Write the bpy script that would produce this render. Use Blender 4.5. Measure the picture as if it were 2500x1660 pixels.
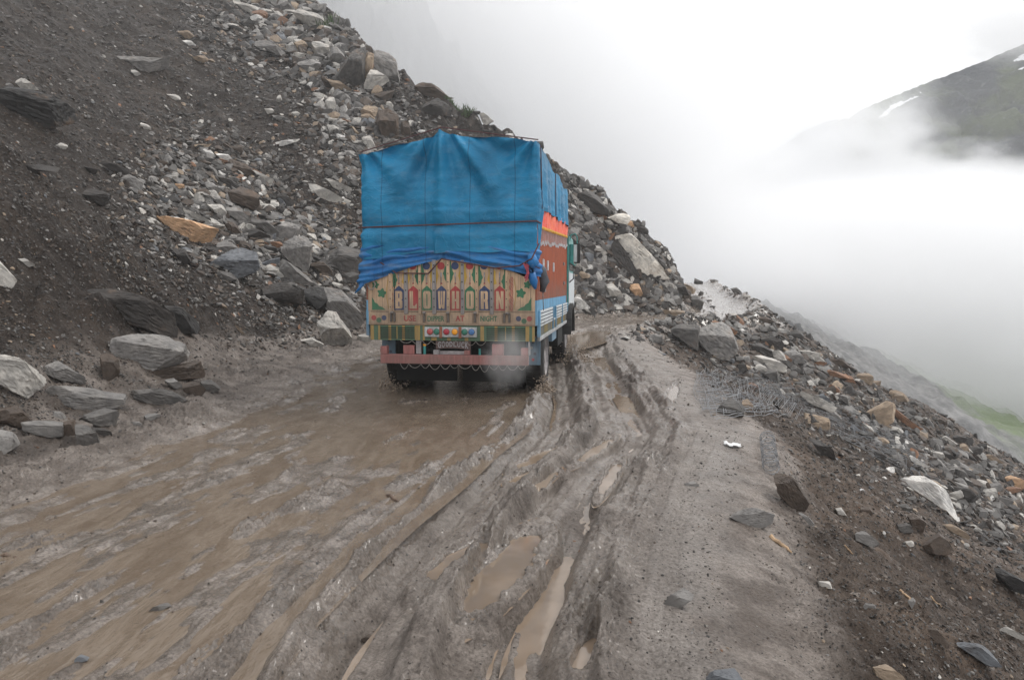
import bpy, bmesh, math, random, time
import numpy as np
from mathutils import Vector, Matrix
T0 = time.time()
for o in list(bpy.data.objects): bpy.data.objects.remove(o)
SC = bpy.context.scene
COL = SC.collection
# ------------------------------------------------------------------ camera
F = 1667.0; CX = 1250.0; CY = 830.0; HOR = 700.0; H = 1.55      # focal length, centre and horizon in photo pixels (2500 wide), eye height
PITCH = math.atan((CY-HOR)/F); CP, SP = math.cos(PITCH), math.sin(PITCH)
cam = bpy.data.objects.new('camera', bpy.data.cameras.new('camera')); COL.objects.link(cam)
cam.location = (0, 0, H); cam.rotation_euler = (math.pi/2-PITCH, 0, 0)
cam.data.sensor_width = 36; cam.data.lens = F/2500*36; cam.data.clip_start = .05; cam.data.clip_end = 4000
SC.camera = cam
# ------------------------------------------------------------------ sky: a Nishita sky greyed over by cloud
SUN_EL, SUN_AZ = math.radians(52), math.radians(62)            # azimuth measured from +Y towards +X
W = bpy.data.worlds.new('World'); SC.world = W; W.use_nodes = True
nt = W.node_tree; nt.nodes.clear()
sky = nt.nodes.new('ShaderNodeTexSky'); sky.sky_type = 'NISHITA'; sky.sun_disc = False
sky.sun_elevation = SUN_EL; sky.sun_rotation = SUN_AZ; sky.altitude = 3500; sky.dust_density = 4; sky.air_density = 1.0
hs = nt.nodes.new('ShaderNodeHueSaturation'); hs.inputs['Saturation'].default_value = .12
nt.links.new(sky.outputs[0], hs.inputs['Color'])
tc = nt.nodes.new('ShaderNodeTexCoord'); sx = nt.nodes.new('ShaderNodeSeparateXYZ'); nt.links.new(tc.outputs['Generated'], sx.inputs[0])
no = nt.nodes.new('ShaderNodeTexNoise'); no.inputs['Scale'].default_value = 2.6; no.inputs['Detail'].default_value = 6; no.inputs['Roughness'].default_value = .5
nt.links.new(tc.outputs['Generated'], no.inputs['Vector'])
ma = nt.nodes.new('ShaderNodeMath'); ma.operation = 'MULTIPLY_ADD'; ma.inputs[1].default_value = .30; nt.links.new(no.outputs[0], ma.inputs[0]); nt.links.new(sx.outputs[2], ma.inputs[2])
cr = nt.nodes.new('ShaderNodeValToRGB'); e = cr.color_ramp.elements      # cloud brightness by height of the view direction
e[0].position = .0; e[0].color = (.66, .665, .68, 1); e[1].position = .55; e[1].color = (1.14, 1.145, 1.16, 1)
for p, c in ((.10, (.69, .695, .71, 1)), (.25, (.74, .746, .762, 1)), (.38, (.90, .905, .92, 1))):
    k = cr.color_ramp.elements.new(p); k.color = c
nt.links.new(ma.outputs[0], cr.inputs[0])
sc10 = nt.nodes.new('ShaderNodeVectorMath'); sc10.operation = 'SCALE'; sc10.inputs['Scale'].default_value = 10.0
nt.links.new(cr.outputs[0], sc10.inputs[0])
mx = nt.nodes.new('ShaderNodeMix'); mx.data_type = 'RGBA'; mx.inputs[0].default_value = .93
nt.links.new(hs.outputs[0], mx.inputs[6]); nt.links.new(sc10.outputs[0], mx.inputs[7])
bg = nt.nodes.new('ShaderNodeBackground'); bg.inputs['Strength'].default_value = .1
nt.links.new(mx.outputs[2], bg.inputs['Color'])
wo = nt.nodes.new('ShaderNodeOutputWorld'); nt.links.new(bg.outputs[0], wo.inputs['Surface'])
# ------------------------------------------------------------------ sun behind the overcast
sl = bpy.data.lights.new('sun', 'SUN'); sl.energy = 1.3; sl.angle = math.radians(16); sl.color = (1, .97, .92)
sun = bpy.data.objects.new('sun', sl); COL.objects.link(sun)
_sd = Vector((math.cos(SUN_EL)*math.sin(SUN_AZ), math.cos(SUN_EL)*math.cos(SUN_AZ), math.sin(SUN_EL)))
sun.rotation_euler = _sd.to_track_quat('Z', 'Y').to_euler()
VS = SC.view_settings
SC.display_settings.display_device = 'sRGB'; VS.view_transform = 'Standard'; VS.look = 'None'; VS.gamma = 1; VS.use_curve_mapping = False; VS.exposure = 0.28
SC.render.engine = 'CYCLES'
CY_ = SC.cycles
CY_.max_bounces = 8; CY_.diffuse_bounces = 3; CY_.glossy_bounces = 3; CY_.transmission_bounces = 4; CY_.volume_bounces = 7
CY_.use_denoising = True; CY_.sample_clamp_indirect = 6
rng = np.random.default_rng(7); R = random.Random(11)

# ------------------------------------------------------------------ helpers
def ray(px, py):
    a = (np.asarray(px, float)-CX)/F; b = (CY-np.asarray(py, float))/F
    return a, CP+b*SP, -SP+b*CP
def proj(x, y, z):
    dz = z-H; f = y*CP-dz*SP; u = y*SP+dz*CP
    return CX+F*x/f, CY-F*u/f
def sstep(a, b, t):
    t = np.clip((t-a)/(b-a), 0, 1); return t*t*(3-2*t)
_p = np.random.default_rng(3).permutation(256); PERM = np.concatenate([_p, _p, _p]).astype(np.int32)
_a = np.random.default_rng(4).uniform(0, 2*np.pi, 256); G2 = np.column_stack([np.cos(_a), np.sin(_a)]).astype(np.float32)
_g = np.random.default_rng(5).normal(size=(256, 3)); G3 = (_g/np.linalg.norm(_g, axis=1)[:, None]).astype(np.float32)
def n2(x, y, s=0):
    x = np.asarray(x, np.float32)+s*17.3; y = np.asarray(y, np.float32)+s*9.1
    xi = np.floor(x).astype(np.int32); yi = np.floor(y).astype(np.int32); fx = x-xi; fy = y-yi; xi &= 255; yi &= 255
    u = fx*fx*fx*(fx*(fx*6-15)+10); v = fy*fy*fy*(fy*(fy*6-15)+10)
    def g(ax, ay):
        q = G2[PERM[PERM[(xi+ax) & 255]+((yi+ay) & 255)]]; return q[..., 0]*(fx-ax)+q[..., 1]*(fy-ay)
    a = g(0, 0); b = g(1, 0); c = g(0, 1); d = g(1, 1)
    return ((a+u*(b-a))*(1-v)+(c+u*(d-c))*v)*1.4
def n3(p, s=0):
    p = np.asarray(p, np.float32)+s*13.7
    i = np.floor(p).astype(np.int32); f = p-i; i &= 255
    w = f*f*f*(f*(f*6-15)+10); out = 0
    for ax in (0, 1):
        for ay in (0, 1):
            for az in (0, 1):
                q = G3[PERM[PERM[PERM[(i[:, 0]+ax) & 255]+((i[:, 1]+ay) & 255)]+((i[:, 2]+az) & 255)]]
                d = q[:, 0]*(f[:, 0]-ax)+q[:, 1]*(f[:, 1]-ay)+q[:, 2]*(f[:, 2]-az)
                out = out+d*(w[:, 0] if ax else 1-w[:, 0])*(w[:, 1] if ay else 1-w[:, 1])*(w[:, 2] if az else 1-w[:, 2])
    return out*1.4
def fbm2(x, y, o=4, s=0, r=.5):
    t = 0; a = 1.
    for k in range(o): t = t+a*n2(x*2**k, y*2**k, s+k); a *= r
    return t
def fbm3(p, o=3, s=0):
    t = 0; a = 1.
    for k in range(o): t = t+a*n3(p*2**k, s+k); a *= .5
    return t
def tag(o, label=None, cat=None, group=None, kind=None):
    for k, v in (('label', label), ('category', cat), ('group', group), ('kind', kind)):
        if v: o[k] = v
    return o
def mesh_np(name, V, Fq, mats, parent=None, mi=None, smooth=False, loc=None):
    """one mesh object from numpy vertices and equal-sized faces (or a list of face lists)"""
    me = bpy.data.meshes.new(name)
    if isinstance(Fq, np.ndarray):
        n, k = Fq.shape
        me.vertices.add(len(V)); me.vertices.foreach_set('co', np.ascontiguousarray(V, np.float32).ravel())
        me.loops.add(n*k); me.loops.foreach_set('vertex_index', np.ascontiguousarray(Fq, np.int32).ravel())
        me.polygons.add(n); me.polygons.foreach_set('loop_start', np.arange(0, n*k, k, dtype=np.int32)); me.polygons.foreach_set('loop_total', np.full(n, k, np.int32))
        me.update(calc_edges=True)
    else:
        me.from_pydata([tuple(v) for v in V], [], Fq)
    for m in (mats if isinstance(mats, (list, tuple)) else [mats]): me.materials.append(m)
    if mi is not None: me.polygons.foreach_set('material_index', np.asarray(mi, np.int32))
    me.polygons.foreach_set('use_smooth', np.full(len(me.polygons), bool(smooth)))
    o = bpy.data.objects.new(name, me); COL.objects.link(o)
    if parent is not None: o.parent = parent
    if loc is not None: o.location = loc
    return o
def fattr(o, name, vals):
    a = o.data.attributes.new(name, 'FLOAT', 'POINT'); a.data.foreach_set('value', np.asarray(vals, np.float32))
def empty(name, loc, rz=0):
    o = bpy.data.objects.new(name, None); COL.objects.link(o); o.location = loc; o.rotation_euler = (0, 0, rz); o.empty_display_size = .3; return o
# ---- material node shorthand
class NT:
    def __init__(s, name):
        s.m = bpy.data.materials.new(name); s.m.use_nodes = True; s.t = s.m.node_tree; s.t.nodes.clear()
        s.out = s.t.nodes.new('ShaderNodeOutputMaterial'); s.b = s.n('ShaderNodeBsdfPrincipled'); s.l(s.b.outputs[0], s.out.inputs[0])
    def n(s, typ, **k):
        nd = s.t.nodes.new(typ)
        for a, v in k.items(): setattr(nd, a, v)
        return nd
    def l(s, a, b): s.t.links.new(a, b)
    def put(s, sock, v):
        if hasattr(v, 'is_linked') or isinstance(v, bpy.types.NodeSocket): s.l(v, sock)
        else: sock.default_value = v
    def noise(s, vec, scale, detail=4, rough=.55, dist=0):
        nd = s.n('ShaderNodeTexNoise'); nd.inputs['Scale'].default_value = scale; nd.inputs['Detail'].default_value = detail
        nd.inputs['Roughness'].default_value = rough; nd.inputs['Distortion'].default_value = dist
        if vec is not None: s.l(vec, nd.inputs['Vector'])
        return nd.outputs[0]
    def vor(s, vec, scale, feat='F1'):
        nd = s.n('ShaderNodeTexVoronoi', feature=feat); nd.inputs['Scale'].default_value = scale; s.l(vec, nd.inputs['Vector']); return nd
    def math(s, op, a, b=0., c=0.):
        nd = s.n('ShaderNodeMath', operation=op)
        for i, v in enumerate((a, b, c)): s.put(nd.inputs[i], v)
        return nd.outputs[0]
    def ramp(s, v, lo, hi, a=0., b=1.):
        nd = s.n('ShaderNodeMapRange'); nd.interpolation_type = 'SMOOTHSTEP'
        for i, x in enumerate((v, lo, hi, a, b)): s.put(nd.inputs[i], x)
        return nd.outputs[0]
    def mix(s, f, a, b, blend='MIX'):
        nd = s.n('ShaderNodeMix', data_type='RGBA', blend_type=blend); s.put(nd.inputs[0], f)
        for i, v in ((6, a), (7, b)): s.put(nd.inputs[i], v if not isinstance(v, tuple) or len(v) == 4 else (*v, 1))
        return nd.outputs[2]
    def attr(s, name):
        nd = s.n('ShaderNodeAttribute', attribute_name=name); return nd.outputs['Fac']
    def obj(s): return s.n('ShaderNodeTexCoord').outputs['Object']
    def pos(s): return s.n('ShaderNodeNewGeometry').outputs['Position']
    def scale(s, vec, sc):
        nd = s.n('ShaderNodeMapping'); nd.inputs['Scale'].default_value = sc; s.l(vec, nd.inputs[0]); return nd.outputs[0]
    def bump(s, h, strength=.3, dist=.02, prev=None):
        nd = s.n('ShaderNodeBump'); nd.inputs['Strength'].default_value = strength; nd.inputs['Distance'].default_value = dist; s.l(h, nd.inputs['Height'])
        if prev is not None: s.l(prev, nd.inputs['Normal'])
        return nd.outputs[0]
    def fin(s, color=None, rough=None, normal=None, metal=None, spec=None):
        if color is not None: s.put(s.b.inputs['Base Color'], color if not isinstance(color, tuple) or len(color) == 4 else (*color, 1))
        if rough is not None: s.put(s.b.inputs['Roughness'], rough)
        if normal is not None: s.l(normal, s.b.inputs['Normal'])
        if metal is not None: s.b.inputs['Metallic'].default_value = metal
        if spec is not None: s.put(s.b.inputs['Specular IOR Level'], spec)
        return s.m
def plain(name, col, rough=.6, var=.25, sc=6, metal=0, bump=0.):
    """paint or rubber with a little uneven wear"""
    t = NT(name); v = t.obj(); n = t.noise(v, sc, 5, .6)
    c = t.mix(t.ramp(n, .3, .7), tuple(x*(1-var) for x in col), tuple(min(1, x*(1+var)) for x in col))
    return t.fin(c, rough, t.bump(n, .2, bump) if bump else None, metal)
def volume(name, density, col=(.93, .94, .95)):
    m = bpy.data.materials.new(name); m.use_nodes = True; t = m.node_tree; t.nodes.clear()
    o = t.nodes.new('ShaderNodeOutputMaterial'); p = t.nodes.new('ShaderNodeVolumePrincipled')
    p.inputs['Color'].default_value = (*col, 1); p.inputs['Density'].default_value = density; p.inputs['Anisotropy'].default_value = .0
    t.links.new(p.outputs[0], o.inputs['Volume']); return m
# ------------------------------------------------------------------ the lie of the land
LEFT = np.array([(-4.7,-6),(-4.6,0),(-4.4,7),(-4.5,14),(-4.1,18),(-2.6,22.2),(0,25.6),(3,27.6),(7.0,28.4),(8.7,30),(10.2,36),(12.9,48),(15.6,60),(20,78),(24,92)], float)      # foot of the hillside
RIGHT = np.array([(0.6,-6),(0.68,0),(0.98,3),(1.42,4.4),(2.6,7.4),(3.15,12.9),(3.65,20),(5,22.6),(8.0,24.8),(10.4,27.2),(11.8,32),(12.9,38),(15.0,48),(17.7,60),(22.6,78),(27,92)], float)  # outer edge of the road
def near_line(x, y, P):
    best = np.full(x.shape, 1e9); sg = np.zeros(x.shape); val = np.zeros(x.shape)
    for i in range(len(P)-1):
        a = P[i]; d = P[i+1]-a; L = d[0]**2+d[1]**2
        t = np.clip(((x-a[0])*d[0]+(y-a[1])*d[1])/L, 0, 1)
        ex = x-a[0]-t*d[0]; ey = y-a[1]-t*d[1]; dd = ex*ex+ey*ey; m = dd < best-1e-12
        best = np.where(m, dd, best); sg = np.where(m, np.sign(d[0]*(y-a[1])-d[1]*(x-a[0])), sg)
        if P.shape[1] > 2: val = np.where(m, a[2]+t*d[2], val)
    return np.sqrt(best)*sg, val
def softp(s, w): return w*np.logaddexp(0, s/w)
def zroad(y): return np.interp(y, [-10,12,16,28,40,55,65,80,110], [0,0,.03,.28,.85,1.65,1.8,1.1,-1])
def front_h(x, y):
    dl = near_line(x, y, LEFT)[0]; dr = -near_line(x, y, RIGHT)[0]
    kn = .66+.29*(1-sstep(9, 17, y)); s = softp(dl-.4, .35)
    hill = np.where(s < 6, kn*s, kn*6+.70*(s-6))
    t = softp(dr-.15, .3); kd = .585+.55*sstep(24, 36, y)
    return zroad(y)+hill-(kd*t+.03*np.maximum(t-5, 0)**1.6), dl, dr
CREST = [(700,-45,47),(760,0,44),(870,95,40),(960,190,36.5),(1050,222,34),(1150,282,33),(1280,352,32.5),(1400,440,32),(1500,508,31.5),(1600,578,31),(1690,650,30.5),(1745,745,30)]
_c = []
for px, py, d in CREST:
    a, b, c = ray(px, py); _c.append((a*d/b, d, H+c*d/b))
CR = np.array([(_c[0][0]-60, _c[0][1]+40, _c[0][2]+52)]+_c)
CRD = np.column_stack([CR[:, :2], CR[:, 2]-front_h(CR[:, 0], CR[:, 1])[0]])
def base_h(x, y):
    z, dl, dr = front_h(x, y); r, zc = near_line(x, y, CR); dz = near_line(x, y, CRD)[1]
    z = z+dz*np.exp(-(r/7.)**2)*sstep(0, 2.5, dl)
    z = np.where((r > 0) & (dl > 0), np.maximum(np.minimum(z, zc-.75*r), zroad(y)+.1*dl), z)
    return z, dl, dr, r
def gpt(px, py, z=0.):
    a, b, c = ray(px, py); t = (z-H)/c; return np.array([a*t, b*t])
# puddles standing in the ruts: far end, near end (photo pixels), width in metres
PUD = [((1290,1290),(1145,1462),.26),((1195,1296),(1062,1396),.18),((1390,1073),(1280,1124),.17),((1310,1137),(1250,1162),.10),((1490,1064),(1415,1116),.11),((1512,1118),(1470,1190),.09),
       ((1650,935),(1628,985),.15),((1456,1528),(1405,1622),.06),((1480,806),(1392,848),1.1),((1350,1146),(1275,1208),.09)]
PUDG = []
for A_, B_, w_ in PUD:
    p, q = gpt(*A_), gpt(*B_); c = (p+q)/2; d = q-p; L_ = np.linalg.norm(d); PUDG.append((c[0], c[1], d[0]/L_, d[1]/L_, L_/2, w_/2))
RUTS = [(.635,.014,.04),(.672,.017,.07),(.708,.024,.085),(.745,.014,.06),(.787,.022,.12),(.832,.023,.14),(.872,.015,.07)]
def height(x, y, full=True):
    """ground height with all its relief, and the masks its material uses"""
    z, dl, dr, rc = base_h(x, y)
    hl = sstep(0., 2.0, dl); dn = sstep(.05, .95, dr+.12*n2(x*1.6, y*1.6, 163)); road = (1-hl)*(1-dn)
    hw = sstep(-.2, .9, dl); dw = sstep(-.1, .8, dr)
    # broken slope
    big = fbm2(x*.23, y*.23, 3, 1); med = fbm2(x*.9, y*.9, 3, 5)
    rid = 1-np.abs(n2(x*.55+y*.25, y*.5, 9)); rid = rid*rid
    z = z+hl*(.42*big+.20*(rid-.6))+hw*.13*med
    z = z+dn*(.30*big)+dw*.10*med
    # ledges cut in the near bank
    bank = hl*(1-sstep(13, 19, y))
    z = z+bank*(.42*np.abs(fbm2(x*1.1+y*.4, y*.55-x*.2, 3, 21))+.16*(np.abs(((z*1.1+.5*n2(x*.8, y*.8, 23)) % 1)-.5)-.25))
    fine = fbm2(x*4.2, y*4.2, 3, 12)
    clod = np.abs(n2(x*9, y*9, 31))*.6+np.abs(n2(x*19, y*19, 33))*.4
    z = z+(hw+dw)*(.05*fine+.05*clod+.02*np.abs(n2(x*41, y*41, 35)))+hl*np.exp(-(rc/3.5)**2)*(.45*np.abs(fbm2(x*.9, y*.9, 3, 111))-.15)
    # the road bed
    a = np.maximum(-dl, 0); b = np.maximum(-dr, 0); u = a/(a+b+1e-6)
    wob = u+.009*n2(y*.55, x*.05, 41)+.004*n2(y*1.9, x*.1, 43)
    st = fbm2(u*15, y*.8, 5, 51, .62); st2 = n2(u*60, y*1.3, 57)
    chR = sstep(.60, .67, u)*(1-sstep(.895, .935, u)); chL = 1-sstep(.10, .20, u+.03*n2(x*1.3, y*.8, 61)); chL = chL*(1-hl)
    flat = sstep(.90, .94, u)
    bed = -.012+.030*st*(1-flat)+.010*st2+.012*np.abs(fbm2(x*3.2, y*1.5, 3, 141))*(1-flat)
    pool = np.exp(-((u-.47)/.17)**2)*sstep(5.5, 7.5, y)*(1-sstep(13, 16, y))
    bed = bed-.03*pool
    for c_ in (.612, .655, .69, .727, .765, .81, .852, .89):         # narrow tracks between the deep ones
        q = (u+.012*n2(y*.42+c_*9, c_*7+0*x, 45)-c_)/.0075; bed = bed-.034*np.exp(-q**4)*(.6+.6*n2(y*.5, c_*31+0*x, 47))+.012*np.exp(-((np.abs(q)-1.7)/.7)**2)
    rut = 0*x; amp = 1.0+.55*n2(y*.35, u*3, 71)
    for c_, w_, d_ in RUTS:
        q = (wob-c_)/w_
        rut = rut-1.3*d_*np.exp(-q**4)+.7*d_*(np.exp(-((q-1.75)/.8)**2)+np.exp(-((q+1.75)/.8)**2))
    near = 1-sstep(20, 27, y)
    bed = bed+rut*amp*near
    lump = np.abs(n2(x*3.4, y*2.6, 75))*.085+np.abs(n2(x*8, y*6.5, 81))*.062+np.abs(n2(x*17, y*15, 82))*.044+np.abs(n2(x*36, y*33, 83))*.026+np.abs(n2(x*71, y*67, 84))*.010
    cm = sstep(-.15, .35, n2(x*1.1, y*.7, 85))
    onr = .18+.82*sstep(-.035, .015, rut)
    bed = bed+chR*((.35+.65*cm)*lump*onr*1.15-.042)*near+chL*(.45+.55*cm)*lump*1.15
    crm = sstep(.18, .5, n2(u*17, y*.9, 171)+.5*n2(x*3, y*2, 172))*(1-flat)*(1-chR)       # crumbs of mud left between the runs of water
    bed = bed+crm*(.03*np.abs(n2(x*22, y*15, 173))+.022*np.abs(n2(x*45, y*33, 174))+.012)
    bed = bed+.004*fbm2(x*7, y*7, 3, 91)+flat*(.022*fbm2(x*1.3, y*1.1, 3, 95)+.012*np.abs(n2(x*14, y*14, 96))*sstep(0, .4, n2(x*1.7, y*1.7, 94)))
    # wheel prints of a light vehicle pressed into the smooth shoulder
    tread = 0*x
    for c_ in (.915, .945):
        q = np.abs((wob-c_)*(a+b))/.07
        tread = np.maximum(tread, (1-sstep(.75, 1.05, q))*(.5+.5*np.sin(y*110+np.abs(q)*2.2)))
    bed = bed-.012*tread*(1-sstep(7, 9, y))
    clodm = np.clip(chR*near*(.3+.7*cm)*sstep(.10, .34, lump*6)*onr+(1-hl)*(1-sstep(.0, .17, u+.05*n2(x*1.1, y*.9, 63)))*(.45+.55*sstep(-.2, .3, n2(x*2.7, y*2.2, 64))), 0, 1)
    z = z+road*bed
    z = z+sstep(19, 25, y)*np.exp(-((dr+.25)/.45)**2)*(.36+.30*fbm2(x*.9, y*.9, 3, 151))
    pm = 0*x
    for cx, cy, ux, uy, la, lb in PUDG:
        m = (np.abs(x-cx) < 2*la+1.5) & (np.abs(y-cy) < 2*la+1.5)
        if not m.any(): continue
        xx, yy = x[m], y[m]; al = ((xx-cx)*ux+(yy-cy)*uy)/la; ac = ((xx-cx)*-uy+(yy-cy)*ux)/lb
        q = al*al+ac*ac+.75*fbm2(xx*4.5, yy*4.5, 3, 97)+.25*np.abs(n2(xx*19, yy*19, 98))
        lv = zroad(yy)-.05; ring = sstep(1.0, 1.5, q)*(1-sstep(2.6, 4.2, q)); z[m] = z[m]*(1-ring)+np.maximum(z[m], lv+.006+.045*np.abs(fbm2(xx*8, yy*6, 3, 99)))*ring
        k = 1-sstep(.75, 1.5, q); z[m] = z[m]*(1-k)+(zroad(yy)-.075)*k; pm[m] = np.maximum(pm[m], 1-sstep(1., 2.6, q))
    if not full: return z
    wet = np.clip(road*(.9*sstep(21, 25, y)+sstep(.62, .5, u)*.0+(1-sstep(.6, .7, u))*sstep(.06, .2, u)*(.45+.55*sstep(-.3, .3, st))+pool*.6+.55*chR*sstep(.3, -.2, n2(x*2.1, y*1.2, 99))), 0, 1)
    return z, dict(road=road, wet=np.maximum(wet, pm), silt=np.clip(flat*(1-sstep(-.22, .18, dr+.22*n2(x*2, y*2, 161)+.1*n2(x*7, y*7, 162)))+chR*.2, 0, 1), clod=clodm*road, dry=sstep(-.1, .5, dr), u=u, dl=dl, dr=dr)
def hgt(x, y): return height(np.atleast_1d(np.asarray(x, float)), np.atleast_1d(np.asarray(y, float)), False)
def hit(px, py):
    """where the line of sight through a photo pixel meets the ground (arrays); misses fall back on the crest's depth"""
    px = np.atleast_1d(np.asarray(px, float)); py = np.atleast_1d(np.asarray(py, float))
    a, b, c = ray(px, py); ts = np.exp(np.linspace(math.log(1.8), math.log(75), 500))
    X = a[:, None]*ts; Y = b[:, None]*ts; Z = H+c[:, None]*ts
    D = Z-height(X.ravel(), Y.ravel(), False).reshape(X.shape)
    neg = D < 0; i = np.where(neg.any(1), neg.argmax(1), -1)
    t = np.empty(len(px))
    for k in range(len(px)):
        if i[k] > 0:
            d0, d1 = D[k, i[k]-1], D[k, i[k]]; t[k] = ts[i[k]-1]+(ts[i[k]]-ts[i[k]-1])*d0/(d0-d1)
        elif i[k] == 0: t[k] = ts[0]
        else: t[k] = ts[D[k].argmin()] if D[k].min() < 6 else np.interp(px[k], [q[0] for q in CREST], [q[2] for q in CREST])
    return a*t, b*t, H+c*t, t, (i > 0)
# grid: fine where it is seen close by, coarse far off
ang = np.concatenate([np.linspace(-66, -42, 80, endpoint=False), np.linspace(-42, 42, 1180, endpoint=False), np.linspace(42, 66, 81)])
rad = np.concatenate([np.exp(np.linspace(math.log(.9), math.log(7.5), 720, endpoint=False)), np.exp(np.linspace(math.log(7.5), math.log(77), 620))])
AA, RR = np.meshgrid(np.radians(ang), rad); GX = (RR*np.sin(AA)).ravel(); GY = (RR*np.cos(AA)).ravel()-.8
GZ, MK = height(GX, GY)
nr, na = AA.shape
ii = np.arange(nr*na, dtype=np.int32).reshape(nr, na)
FQ = np.stack([ii[:-1, :-1], ii[:-1, 1:], ii[1:, 1:], ii[1:, :-1]], -1).reshape(-1, 4)
print('terrain', len(GX), round(time.time()-T0, 1))

t = NT('ground'); P = t.pos()
soil = t.mix(t.ramp(t.noise(P, .55, 5, .6), .35, .68), (.034, .026, .021), (.066, .054, .046))
soil = t.mix(t.ramp(t.noise(P, 2.3, 4, .6), .45, .72), soil, (.034, .027, .023))
soil = t.mix(t.ramp(t.noise(P, 13, 4, .65), .52, .8, 0, .7), soil, (.105, .093, .085))
soil = t.mix(t.math('MULTIPLY', t.ramp(t.noise(t.scale(P, (.30, 1.5, .3)), 1.0, 6, .65, .6), .50, .66), .6), soil, (.105, .082, .066)); soil = t.mix(t.math('MULTIPLY', t.ramp(t.noise(P, .8, 6, .7), .54, .64), .55), soil, (.022, .018, .016))
vo = t.vor(P, 16); rs = t.n('ShaderNodeSeparateColor'); t.l(vo.outputs['Color'], rs.inputs[0])
fleck = t.math('MULTIPLY', t.ramp(rs.outputs[0], .80, .84), t.ramp(vo.outputs['Distance'], .42, .30))
soil = t.mix(t.math('MULTIPLY', fleck, .75), soil, t.mix(rs.outputs[1], (.085, .076, .070), (.17, .158, .148)))
churn = t.mix(t.ramp(t.noise(P, 3.1, 5, .6), .35, .65), (.135, .107, .088), (.33, .285, .252))
silt = t.mix(t.ramp(t.noise(P, 1.7, 5, .6), .35, .7), (.225, .197, .176), (.34, .304, .276))
silt = t.mix(t.ramp(t.noise(P, 45, 3, .6), .58, .7, 0, .6), silt, (.12, .10, .09))
wetc = t.mix(t.ramp(t.noise(P, 4, 4, .6), .4, .65), (.165, .128, .098), (.32, .268, .228))
soil = t.mix(t.attr('dry'), t.mix(1., soil, (.66, .64, .63), 'MULTIPLY'), t.mix(1., soil, (1.75, 1.66, 1.58), 'MULTIPLY'))
col = t.mix(t.attr('silt'), churn, silt); col = t.mix(t.math('MULTIPLY', t.attr('clod'), .85), col, (.068, .053, .043)); col = t.mix(t.attr('wet'), col, wetc)
grit = t.mix(t.ramp(t.noise(P, 55, 5, .75), .36, .66), (.62, .60, .58), (1.16, 1.16, 1.16)); col = t.mix(1., col, grit, 'MULTIPLY'); col = t.mix(t.math('MULTIPLY', t.ramp(t.noise(P, 17, 5, .7), .56, .68), t.math('SUBTRACT', 1., t.attr('silt'))), col, t.mix(1., col, (.55, .53, .51), 'MULTIPLY'))
mud = t.ramp(t.math('ADD', t.attr('road'), t.math('MULTIPLY', t.noise(P, 2.0, 4, .6), .5)), .55, 1.0)
col = t.mix(mud, soil, col)
rg = t.math('SUBTRACT', t.ramp(t.noise(P, 5, 3), .3, .7, .38, .66), t.math('MULTIPLY', t.attr('wet'), .40))
h1 = t.noise(P, 38, 7, .75); h2 = t.noise(P, 9, 5, .65)
bm = t.bump(h1, .9, .03, t.bump(h2, .6, .09, t.bump(vo.outputs['Distance'], .35, .03)))
GROUND = t.fin(col, rg, bm, spec=t.math('MULTIPLY_ADD', t.attr('wet'), .45, t.math('MULTIPLY_ADD', mud, .36, .12)))
_b = GROUND.node_tree.nodes['Principled BSDF']; t_ = GROUND.node_tree; _cw = [n for n in t_.nodes if n.bl_idname == 'ShaderNodeAttribute' and n.attribute_name == 'wet'][0]
_mw = t_.nodes.new('ShaderNodeMath'); _mw.operation = 'MULTIPLY'; _mw.inputs[1].default_value = .55; t_.links.new(_cw.outputs['Fac'], _mw.inputs[0]); t_.links.new(_mw.outputs[0], _b.inputs['Coat Weight']); _b.inputs['Coat Roughness'].default_value = .13

def ground_part(name, mask):
    f = FQ[mask]; used = np.unique(f); re = np.full(nr*na, -1, np.int32); re[used] = np.arange(len(used))
    o = mesh_np(name, np.column_stack([GX, GY, GZ])[used], re[f], GROUND, smooth=True)
    for k in ('road', 'wet', 'silt', 'dry', 'clod'): fattr(o, k, MK[k][used])
    o['kind'] = 'structure'; return o
fc = FQ[:, 0]; dlf, drf = MK['dl'][fc], MK['dr'][fc]
ground_part('road', (dlf <= .35) & (drf <= .25)); ground_part('hillside', dlf > .35); ground_part('downhill_slope', (drf > .25) & (dlf <= .35))

# ---- brown water running over the inner half of the road, and puddles
t = NT('muddy_water'); P = t.pos()
PS = t.scale(P, (3.0, .9, 1)); ns = t.noise(PS, 2.0, 8, .68, 1.2)
wc = t.mix(t.ramp(ns, .35, .68), (.165, .123, .088), (.25, .199, .153))
WATER = t.fin(wc, .09, t.bump(t.noise(t.scale(P, (9, 2.2, 1)), 3, 4, .6, .8), .35, .02, t.bump(t.noise(P, 30, 3), .15, .006)), spec=.55)
WATER.node_tree.nodes['Principled BSDF'].inputs['Alpha'].default_value = .78
t = NT('puddle_water'); P = t.pos()
PUDDLE = t.fin(t.mix(t.ramp(t.noise(P, 3, 3), .35, .65), (.185, .135, .093), (.245, .185, .135)), .06, t.bump(t.noise(P, 12, 2), .06, .01), spec=.6)
uu = np.linspace(.10, .66, 60); yy = np.linspace(1.2, 15.5, 200)
lx = np.interp(yy, LEFT[:, 1], LEFT[:, 0]); rx = np.interp(yy, RIGHT[:, 1], RIGHT[:, 0])
WX = lx[:, None]+(rx-lx)[:, None]*(uu-(.009*n2(yy*.55, lx*.05, 41))[:, None]*(uu/.66)**6); WY = np.repeat(yy[:, None], 60, 1)
WZ = zroad(WY)-.004+.004*n2(WX*.7, WY*.4, 3)
ii2 = np.arange(WX.size).reshape(WX.shape)
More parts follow.
